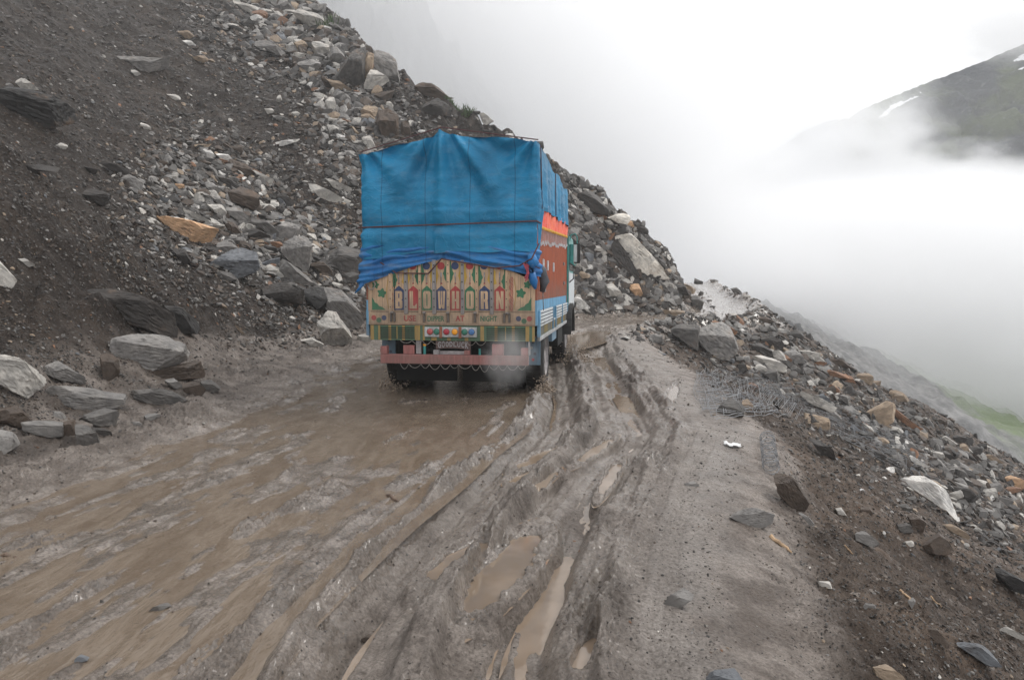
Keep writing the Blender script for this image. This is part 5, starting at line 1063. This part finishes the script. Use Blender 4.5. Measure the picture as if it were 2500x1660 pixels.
# ---- smaller single rocks among them
ZONES = [  # centre line in photo pixels, spread, how many, size range (pixels), tints, group
 ([(640,30),(800,130),(880,330),(960,470)],75,34,(22,52),'pale grey mid tan pale',CRS), ([(470,480),(640,560),(760,640)],85,34,(28,76),'mid grey dark brown pale',HS),
 ([(1400,520),(1480,640),(1600,730),(1420,740)],70,30,(20,46),'grey pale mid tan rust dark',BS), ([(1800,830),(1960,900),(2120,1010),(2300,1130),(2460,1240)],55,40,(30,74),'grey mid pale dark rust tan',RS),
 ([(2000,1000),(2200,1200),(2400,1400),(2050,1450)],110,10,(24,56),'grey pale mid brown',RS), ([(60,1000),(250,1010),(420,1030)],60,8,(24,50),'grey mid brown',FT), ([(120,250),(330,420),(300,640)],110,4,(18,40),'mid pale dark',HS)]
MARKS = [(990,520,'orange slab'),(600,640,'glossy blue grey boulder'),(880,160,'tall pointed crest slab'),(360,590+160,'long dark brown slab'),(370,855,'big square grey block'),(1570,620,'huge cream slab'),(1530,530,'pale skyline cube'),
 (1755,830,'largest shoulder boulder'),(1785,990,'boulder on the wire mesh'),(2270,1180,'large white slab'),(2150,1010,'striped tan boulder'),(1880,1240,'flat grey shoulder stone'),(690,345,'thin whitish slab'),(730,630,'tall grey block'),(820,790,'pale upright slab by the truck'),(770,50,'large pale block up high'),(80,270,'dark jutting slab'),(2470,1170,'orange rust stone'),(2040,910,'flat rusty slab'),(1450,790,'foot of the bank beyond the truck'),(930,270,'dark brown upright block'),(2400,1580,'blue grey angular stone'),(1910,1170,'leaning brown boulder')]
used = {}
def describe(px, py, size, tint, sh):
    d = sorted(((math.hypot(px-m[0], py-m[1]), m) for m in MARKS), key=lambda q: q[0])
    for _, m in d[:6]:
        dx, dy = px-m[0], py-m[1]
        rel = ('above' if dy < 0 else 'below') if abs(dy) > .8*abs(dx) else ('to the right of' if dx > 0 else 'to the left of')
        for adj in ('', 'next ', 'third '):
            s = f"{adj}{size} {tint} {sh} {rel} the {m[2]}"
            if s not in used: used[s] = 1; return s
    k = 4
    while True:
        s = f"{size} {tint} {sh} {['', '', '', '', 'fourth', 'fifth', 'sixth', 'seventh'][k]} {rel} the {m[2]}"
        if s not in used: used[s] = 1; return s
        k += 1
rr = np.random.default_rng(77); cand = []
for line, spread, cnt, (s0, s1), tn, g_ in ZONES:
    L_ = np.array(line, float)
    for _ in range(cnt):
        k = rr.uniform(0, len(L_)-1); i = int(k); p = L_[i]*(1-k+i)+L_[i+1]*(k-i)+rr.normal(size=2)*spread*np.array([1, .75])
        cand.append((p[0], p[1], s0+(s1-s0)*rr.uniform()**1.8, tn.split()[rr.integers(len(tn.split()))], g_))
cand = [c for c in cand if 0 < c[0] < 2500 and 0 < c[1] < 1660 and not (870 < c[0] < 1400 and 330 < c[1] < 940)]
_, _, _, cd, okc = hit([c[0] for c in cand], [c[1] for c in cand])
cand = [(c, d) for c, d, k in zip(cand, cd, okc) if k]
cand.sort(key=lambda q: -q[0][2]); cand = cand[:305-len(HEROES)]
heroc = [(h_[0].mean(0), np.ptp(h_[0], axis=0).max()/2) for h_ in HEROES]
for j, ((px, py, s, tint, g_), d) in enumerate(cand):
    if any(math.hypot(px-c[0], py-c[1]) < r_*.7 for c, r_ in heroc): continue
    ang0 = rr.normal()*.35+(.6 if px < 1300 else .5); el = rr.uniform(.4, .85); n = rr.integers(5, 8)
    th = np.sort(rr.uniform(0, 2*math.pi, n)); th = np.linspace(0, 2*math.pi, n, endpoint=False)+rr.normal(size=n)*.25
    x = np.cos(th)*s/2; y = np.sin(th)*s/2*el; poly = np.column_stack([px+x*math.cos(ang0)-y*math.sin(ang0), py+x*math.sin(ang0)+y*math.cos(ang0)])
    tw = dict(pale='pale', grey='grey', mid='dull grey', tan='tan', dark='dark', rust='rusty', brown='brown')[tint]
    build_rock(poly, rr.uniform(.6, .9), tint, 'rock', describe(px, py, 'small' if s < 30 else 'middling', tw, 'flat stone' if el < .55 else 'angular stone' if n < 7 else 'rounded stone'), g_, d, 900+j)
print('rocks', len(PX), round(time.time()-T0, 1))
# ---- rubble too many to count: one mesh
VAR = {}
for lv in (0, 1, 2):
    VAR[lv] = []
    for k in range(8):
        r3 = np.random.default_rng(40+k+10*lv); v, f = ico(lv+1) if lv < 2 else ico(3); dims = np.array([1, r3.uniform(.5, .85), r3.uniform(.22, .55)])
        if lv == 0: v = ico(1)[0]*1; v = v*dims*r3.uniform(.75, 1.25, (len(v), 1)); v, f = v, ico(1)[1]
        else:
            v = v*dims*1.35
            for _ in range(13): q = r3.normal(size=3)*np.array([1, 1, 1.2]); q /= np.linalg.norm(q); v = cut(v, q, np.linalg.norm(q*dims)*r3.uniform(.55, .95))
            v = cut(v, np.array([r3.uniform(-.3, .3), r3.uniform(-.3, .3), 1]), dims[2]*.6); v = v*(1+.03*n3(v*4+k)[:, None])
        VAR[lv].append((v, f))
# sampled on the ground mesh in proportion to how large each piece of ground looks
gx_, gy_, gz_ = GX[FQ], GY[FQ], GZ[FQ]; near_ = (np.hypot(gx_[:, 0], gy_[:, 0]) < 50) & (np.hypot(gx_[:, 0], gy_[:, 0]) > 1.7) & (gy_[:, 0] > .6); FN = np.where(near_)[0]
qx_, qy_ = proj(gx_[FN], gy_[FN], gz_[FN])
area = .5*((qx_[:, 2]-qx_[:, 0])*(qy_[:, 3]-qy_[:, 1])-(qx_[:, 3]-qx_[:, 1])*(qy_[:, 2]-qy_[:, 0])); area = np.where(np.sign(area) == np.sign(np.median(area)), np.abs(area), 0)
cxp, cyp = qx_.mean(1), qy_.mean(1); area *= (cxp > -250) & (cxp < 2750) & (cyp < 1800) & (cyp > -150)
x, y = gx_[FN].mean(1), gy_[FN].mean(1); dl, dr = MK['dl'][FQ[FN, 0]], MK['dr'][FQ[FN, 0]]; rc_ = near_line(x, y, CR)[0]
patch = sstep(-.25, .45, fbm2(x*.35, y*.35, 3, 61))
def seg_d(px, py, L_):
    b = np.full(px.shape, 1e9)
    for p, q in zip(L_[:-1], L_[1:]):
        d = np.array(q)-p; t_ = np.clip(((px-p[0])*d[0]+(py-p[1])*d[1])/(d@d), 0, 1); b = np.minimum(b, np.hypot(px-p[0]-t_*d[0], py-p[1]-t_*d[1]))
    return b
boost = np.zeros(len(x))
for line, spread, cnt, *_r in ZONES[:4]: boost = np.maximum(boost, np.exp(-(seg_d(cxp, cyp, [np.array(p, float) for p in line])/(spread*1.9))**2))
dens = np.zeros(len(x))
dens = np.where(dl > 0, (.16+.22*patch+.75*boost)*sstep(-.2, .7, dl), dens)
dens = np.where(dr > .1, (.14+.20*patch+.42*boost)*sstep(.0, .8, dr), dens)
edge = (dl < 0) & (dr < 0); a_ = np.minimum(-dl, -dr); dens = np.where(edge, .07*np.exp(-a_/.45)+.012, dens); dens = np.where(edge & (y > 19), np.where(-dr < -dl, .9*np.exp(-(a_/.45)**2), .2*np.exp(-(a_/.4)**2))+.008, dens); dens = np.where((dr > 0) & (dr < 2) & (y > 20), .6, dens)
dens = np.where((rc_ > 1.5) & (dl > 0) & (y > 26), dens*.1, dens)
w_ = area*dens; n = 95000; r3 = np.random.default_rng(9)
pick = np.searchsorted(np.cumsum(w_)/w_.sum(), r3.uniform(size=n)); pick = np.minimum(pick, len(x)-1); boost = boost[pick]; dl, dr = dl[pick], dr[pick]
x = x[pick]+r3.normal(size=n)*.02; y = y[pick]+r3.normal(size=n)*.02; z = hgt(x, y); dist = np.sqrt(x*x+y*y+(z-H)**2)
pxs = np.minimum(3.4+1.5*r3.pareto(1.6, n)*(1+2.6*boost), 9+27*boost); size = np.clip(pxs*dist/F/2, .004, .45)
onroad = (dl < 0) & (dr < 0); size = np.where(onroad & (y < 19), np.minimum(size, .03), size)
e_ = .08; gxn = (hgt(x+e_, y)-hgt(x-e_, y))/(2*e_); gyn = (hgt(x, y+e_)-hgt(x, y-e_))/(2*e_)
N_ = np.column_stack([-gxn, -gyn, np.ones(n)])+r3.normal(size=(n, 3))*.45; N_ /= np.linalg.norm(N_, axis=1)[:, None]
T_ = r3.normal(size=(n, 3)); T_ -= N_*(T_*N_).sum(1)[:, None]; T_ /= np.linalg.norm(T_, axis=1)[:, None]; B_ = np.cross(N_, T_)
pal = np.array([TINT[k] for k in ('pale', 'grey', 'mid', 'dark', 'brown', 'tan', 'white', 'rust', 'blue')]); 
prob_d = np.array([.012, .07, .20, .36, .32, .018, .002, .01, .008]); prob_b = np.array([.14, .22, .22, .17, .13, .05, .025, .015, .02])
ci = np.where(r3.uniform(size=n) < boost*np.where(dr > 0, .45, .75), r3.choice(9, n, p=prob_b/prob_b.sum()), r3.choice(9, n, p=prob_d/prob_d.sum()))
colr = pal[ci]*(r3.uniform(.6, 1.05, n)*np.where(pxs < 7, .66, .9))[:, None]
VV, FF, CC, off = [], [], [], 0
big_ = size*F/dist*2; lvl = np.where(big_ > 15, 2, np.where(big_ > 7, 1, 0)); vk = r3.integers(0, 8, n)
for lv in (0, 1, 2):
  for k in range(8):
    sel = np.where((lvl == lv) & (vk == k))[0]
    if len(sel) == 0: continue
    v, f = VAR[lv][k]; s = size[sel][:, None, None]
    W_ = (v[None, :, 0:1]*T_[sel][:, None]+v[None, :, 1:2]*B_[sel][:, None]+v[None, :, 2:3]*N_[sel][:, None])*s
    W_ += np.column_stack([x, y, z])[sel][:, None]+N_[sel][:, None]*s*.10
    m_ = len(sel); VV.append(W_.reshape(-1, 3)); FF.append((f[None]+(np.arange(m_)*len(v))[:, None, None]+off).reshape(-1, 3)); CC.append(np.repeat(colr[sel], len(v), 0)); off += m_*len(v)
VV, FF, CC = np.concatenate(VV), np.concatenate(FF).astype(np.int32), np.concatenate(CC)
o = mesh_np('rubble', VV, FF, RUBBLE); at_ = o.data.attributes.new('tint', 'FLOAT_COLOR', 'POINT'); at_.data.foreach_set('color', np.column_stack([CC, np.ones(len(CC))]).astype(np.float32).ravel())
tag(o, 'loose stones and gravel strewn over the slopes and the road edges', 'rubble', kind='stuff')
print('rubble', n, len(VV), round(time.time()-T0, 1))
# ------------------------------------------------------------------ wire mesh, coil, litter, sticks, tufts, splashes
WIRE = plain('galvanised_wire', (.22, .225, .235), .5, .4, 30, .2)
def gp(pts):
    X, Y, Z, *_ = hit([p[0] for p in pts], [p[1] for p in pts]); return np.column_stack([X, Y, Z])
m = MB()
def wires(c4, nu, nv, r, seed, lift, wav):
    """woven wires over the quad a-b-c-d of photo pixels (a, b on the far side), laid on the ground there"""
    r3 = np.random.default_rng(seed); A_, B_, C_, D_ = (np.array(q, float) for q in c4)
    def P(u, v): return (A_*(1-u)+B_*u)*(1-v)+(D_*(1-u)+C_*u)*v+np.array([5*math.sin(v*7+u*3+seed), 4*math.sin(u*6+v*2+seed)])
    def run(path):
        path = np.array(path); X, Y, Z, *_ = hit(path[:, 0], path[:, 1])
        far = np.concatenate([[0], np.linalg.norm(np.diff(np.column_stack([X, Y, Z]), axis=0), axis=1)]); k = np.ones(5)/5
        Y = np.convolve(np.pad(Y, 2, 'edge'), k, 'valid'); X = np.convolve(np.pad(X, 2, 'edge'), k, 'valid'); zz = hgt(X, Y); zs = np.maximum(zz, np.convolve(np.pad(zz, 4, 'edge'), np.ones(9)/9, 'valid'))
        m.tube([(a, b, c+lift+.005*math.sin(i*1.3+seed)) for i, (a, b, c) in enumerate(zip(X, Y, zs))], r, WIRE, 4)
    for i in range(nu): j = r3.normal()*.25/nu; run([P(min(1, max(0, i/(nu-1)+j+.03*math.sin(v*9+i))), v) for v in np.linspace(0, 1+r3.uniform(-.08, .05), 20)])
    for i in range(nv): j = r3.normal()*.25/nv; run([P(u, i/(nv-1)+j+.03*math.sin(u*8+i)) for u in np.linspace(0, 1+r3.uniform(-.06, .06), 26)])
wires([(1690,905),(1925,925),(1968,1012),(1705,1012)], 26, 30, .0042, 1, .05, .04)
wires([(1700,925),(1900,935),(1955,1020),(1740,1030)], 14, 16, .0042, 5, .075, .05)
wires([(1930,960),(2225,1052),(2310,1200),(1990,1050)], 12, 16, .0042, 2, .10, .06)
wires([(1950,985),(2150,1050),(2290,1150),(2120,1120)], 8, 12, .0042, 7, .10, .06)
o = m.build('wire_mesh'); tag(o, 'torn galvanised wire mesh spread over the road edge and trailing down the slope', 'wire mesh')
m = MB(); q = gp([(1872,1080),(1882,1158)]); a_, b_ = q[0], q[1]; d_ = b_-a_; L_ = np.linalg.norm(d_[:2]); ux = d_/np.linalg.norm(d_)
sd = np.cross(ux, [0, 0, 1]); sd /= np.linalg.norm(sd); up_ = np.cross(sd, ux)
for k in range(26):
    c = a_+d_*(k/25); c[2] = max(c[2], float(hgt(c[0], c[1])[0]))+.065; r_ = .07*(1+.12*math.sin(k*2.4))
    m.tube([tuple(c+sd*r_*math.cos(t_)+up_*r_*math.sin(t_)*.9+ux*.02*math.sin(t_*2+k)) for t_ in np.linspace(0, 6.6, 18)], .003, WIRE, 4)
o = m.build('wire_coil'); tag(o, 'small rolled coil of wire mesh at the edge of the shoulder', 'wire coil')
def on(px, py): p = gp([(px, py)])[0]; return p
PLASTIC = plain('white_plastic', (.66, .66, .66), .4, .1, 10)
def scrap(px, py, s, seed, label, mat_=PLASTIC):
    c = on(px, py); r3 = np.random.default_rng(seed); u_, v_ = np.meshgrid(np.linspace(-1, 1, 12), np.linspace(-.5, .5, 8), indexing='ij')
    X = c[0]+s*(u_+.15*np.sin(v_*5)); Y = c[1]+s*1.3*(v_+.3*u_*u_+.1*np.sin(u_*6)); Z = hgt(X.ravel(), Y.ravel()).reshape(X.shape)+.012+s*.30*np.abs(fbm2(u_*2, v_*4, 2, seed))+s*.15*(1-np.abs(u_))
    o = mesh_np('plastic_wrapper', np.stack([X, Y, Z], -1).reshape(-1, 3), grid_faces(12, 8), mat_, smooth=True); md = o.modifiers.new('thickness', 'SOLIDIFY'); md.thickness = .003
    tag(o, label, 'litter')
scrap(1790, 1092, .085, 3, 'crumpled white plastic wrapper on the smooth road shoulder'); scrap(2008, 1100, .035, 4, 'small white plastic scrap by the dark stone on the soil slope'); scrap(2108, 1202, .03, 5, 'tiny white paper scrap in the open soil below the wire mesh')
WOOD = plain('weathered_wood', (.38, .26, .16), .8, .35, 20); DWOOD = plain('wet_wood', (.10, .065, .045), .6, .3, 20)
def stick(p0, p1, r, mat_, label):
    q = gp([p0, p1]); n = 9; r3 = np.random.default_rng(int(p0[0])); b = MB()
    P = [q[0]+(q[1]-q[0])*k/(n-1)+r3.normal(size=3)*r*.4 for k in range(n)]
    for p in P: p[2] = max(p[2], float(hgt(p[0], p[1])[0])+r*.6)
    b.tube([tuple(p) for p in P], r, mat_, 7, [1.15, 1.1, .95, 1.05, .9, .95, .85, .7, .4]); o = b.build('stick'); tag(o, label, 'stick')
stick((1880,1308),(1932,1352), .014, WOOD, 'long bleached stick at the edge of the road shoulder'); stick((2200,1442),(2224,1468), .008, WOOD, 'short bleached stick low on the soil slope'); stick((2060,1330),(2082,1352), .006, WOOD, 'thin pale stick in the middle of the soil slope')
stick((945,1212),(972,1224), .013, DWOOD, 'short wet brown stick lying in the brown water'); stick((10,1358),(45,1366), .012, DWOOD, 'dark stick in the mud at the frame edge'); stick((2272,1456),(2300,1484), .006, WOOD, 'second thin stick beside the short bleached stick low on the slope'); 
# tufts of grass on the crest
GRASS = plain('grass_blades', (.06, .095, .03), .7, .35, 8)
def tuft(px, py, s, n, seed, label):
    c = on(px, py); r3 = np.random.default_rng(seed); V, Fs = [], []
    for k in range(n):
        a = r3.uniform(0, 6.28); r_ = s*r3.uniform(0, .7)**.7; h_ = s*r3.uniform(.3, .8); bx, by = c[0]+r_*math.cos(a), c[1]+r_*math.sin(a)*.6; le = r3.normal(size=2)*.4*h_; w_ = .03*s+.006; t_ = r3.uniform(0, 3.14); wx, wy = w_*math.cos(t_), w_*math.sin(t_); z0 = float(hgt(bx, by)[0])-.03; b = len(V)
        V += [(bx-wx, by-wy, z0), (bx+wx, by+wy, z0), (bx+le[0]*.4+wx*.7, by+le[1]*.4+wy*.7, z0+h_*.6), (bx+le[0]*.4-wx*.7, by+le[1]*.4-wy*.7, z0+h_*.6), (bx+le[0], by+le[1], z0+h_)]; Fs += [[b, b+1, b+2, b+3], [b+3, b+2, b+4]]
    o = mesh_np('grass_tuft', np.array(V), Fs, GRASS); tag(o, label, 'grass tuft')
tuft(1110, 252, .42, 90, 1, 'bright grass tuft on the crest just past the mound'); tuft(1145, 275, .5, 90, 2, 'low grass tuft farther down the crest'); tuft(800, 70, .8, 140, 3, 'patch of grass beside the large pale block up high'); tuft(1095, 240, .3, 60, 4, 'small grass tuft on top of the mound')
# muddy water thrown up by the wheels
SPL = plain('muddy_splash', (.30, .235, .18), .3, .3, 20)
def splash(cx, cy, n, sx, sy, sz, seed):
    r3 = np.random.default_rng(seed); v, f = ico(1); VV_, FF_ = [], []
    for k in range(n):
        h_ = r3.uniform()**1.6; s = r3.uniform(.003, .011)*(1.4-h_*.7); d = r3.normal(size=3); d /= np.linalg.norm(d); st = np.eye(3)+np.outer(d, d)*r3.uniform(.3, 2.2)
        p = np.array([cx+r3.normal()*sx*(1-.4*h_), cy+r3.normal()*sy, .0+h_*sz]); VV_.append((v*r3.uniform(.7, 1.2, (len(v), 1))*s)@st+p); FF_.append(f+k*len(v))
    o = mesh_np('mud_splash', np.concatenate(VV_), np.concatenate(FF_), SPL, smooth=True); tag(o, 'muddy water thrown up beside the truck wheel', 'splash', kind='stuff')
def tl(x, y): c_, s_ = math.cos(math.radians(8.9)), math.sin(math.radians(8.9)); return -.853+x*c_+y*s_, 9.45-x*s_+y*c_
p = tl(1.45, 5.1); splash(p[0], p[1], 900, .22, .35, .42, 1); p = tl(-1.15, 1.0); splash(p[0], p[1], 420, .12, .2, .3, 2); p = tl(1.2, .85); splash(p[0], p[1], 380, .08, .15, .25, 3)
# thin exhaust smoke drifting behind the rear corner
SM = cloud_mat('exhaust_smoke', 1.1, 1.3, 1.7)
def smoke(lx, ly, z, rx, ry, rz):
    p = tl(lx, ly); o = mesh_np('exhaust_smoke', _sv, _sf, SM, smooth=True, loc=(p[0], p[1], z)); o.scale = (rx, ry, rz); o['kind'] = 'stuff'
smoke(.85, -.35, .62, .42, .28, .5)
print('script', round(time.time()-T0,1))
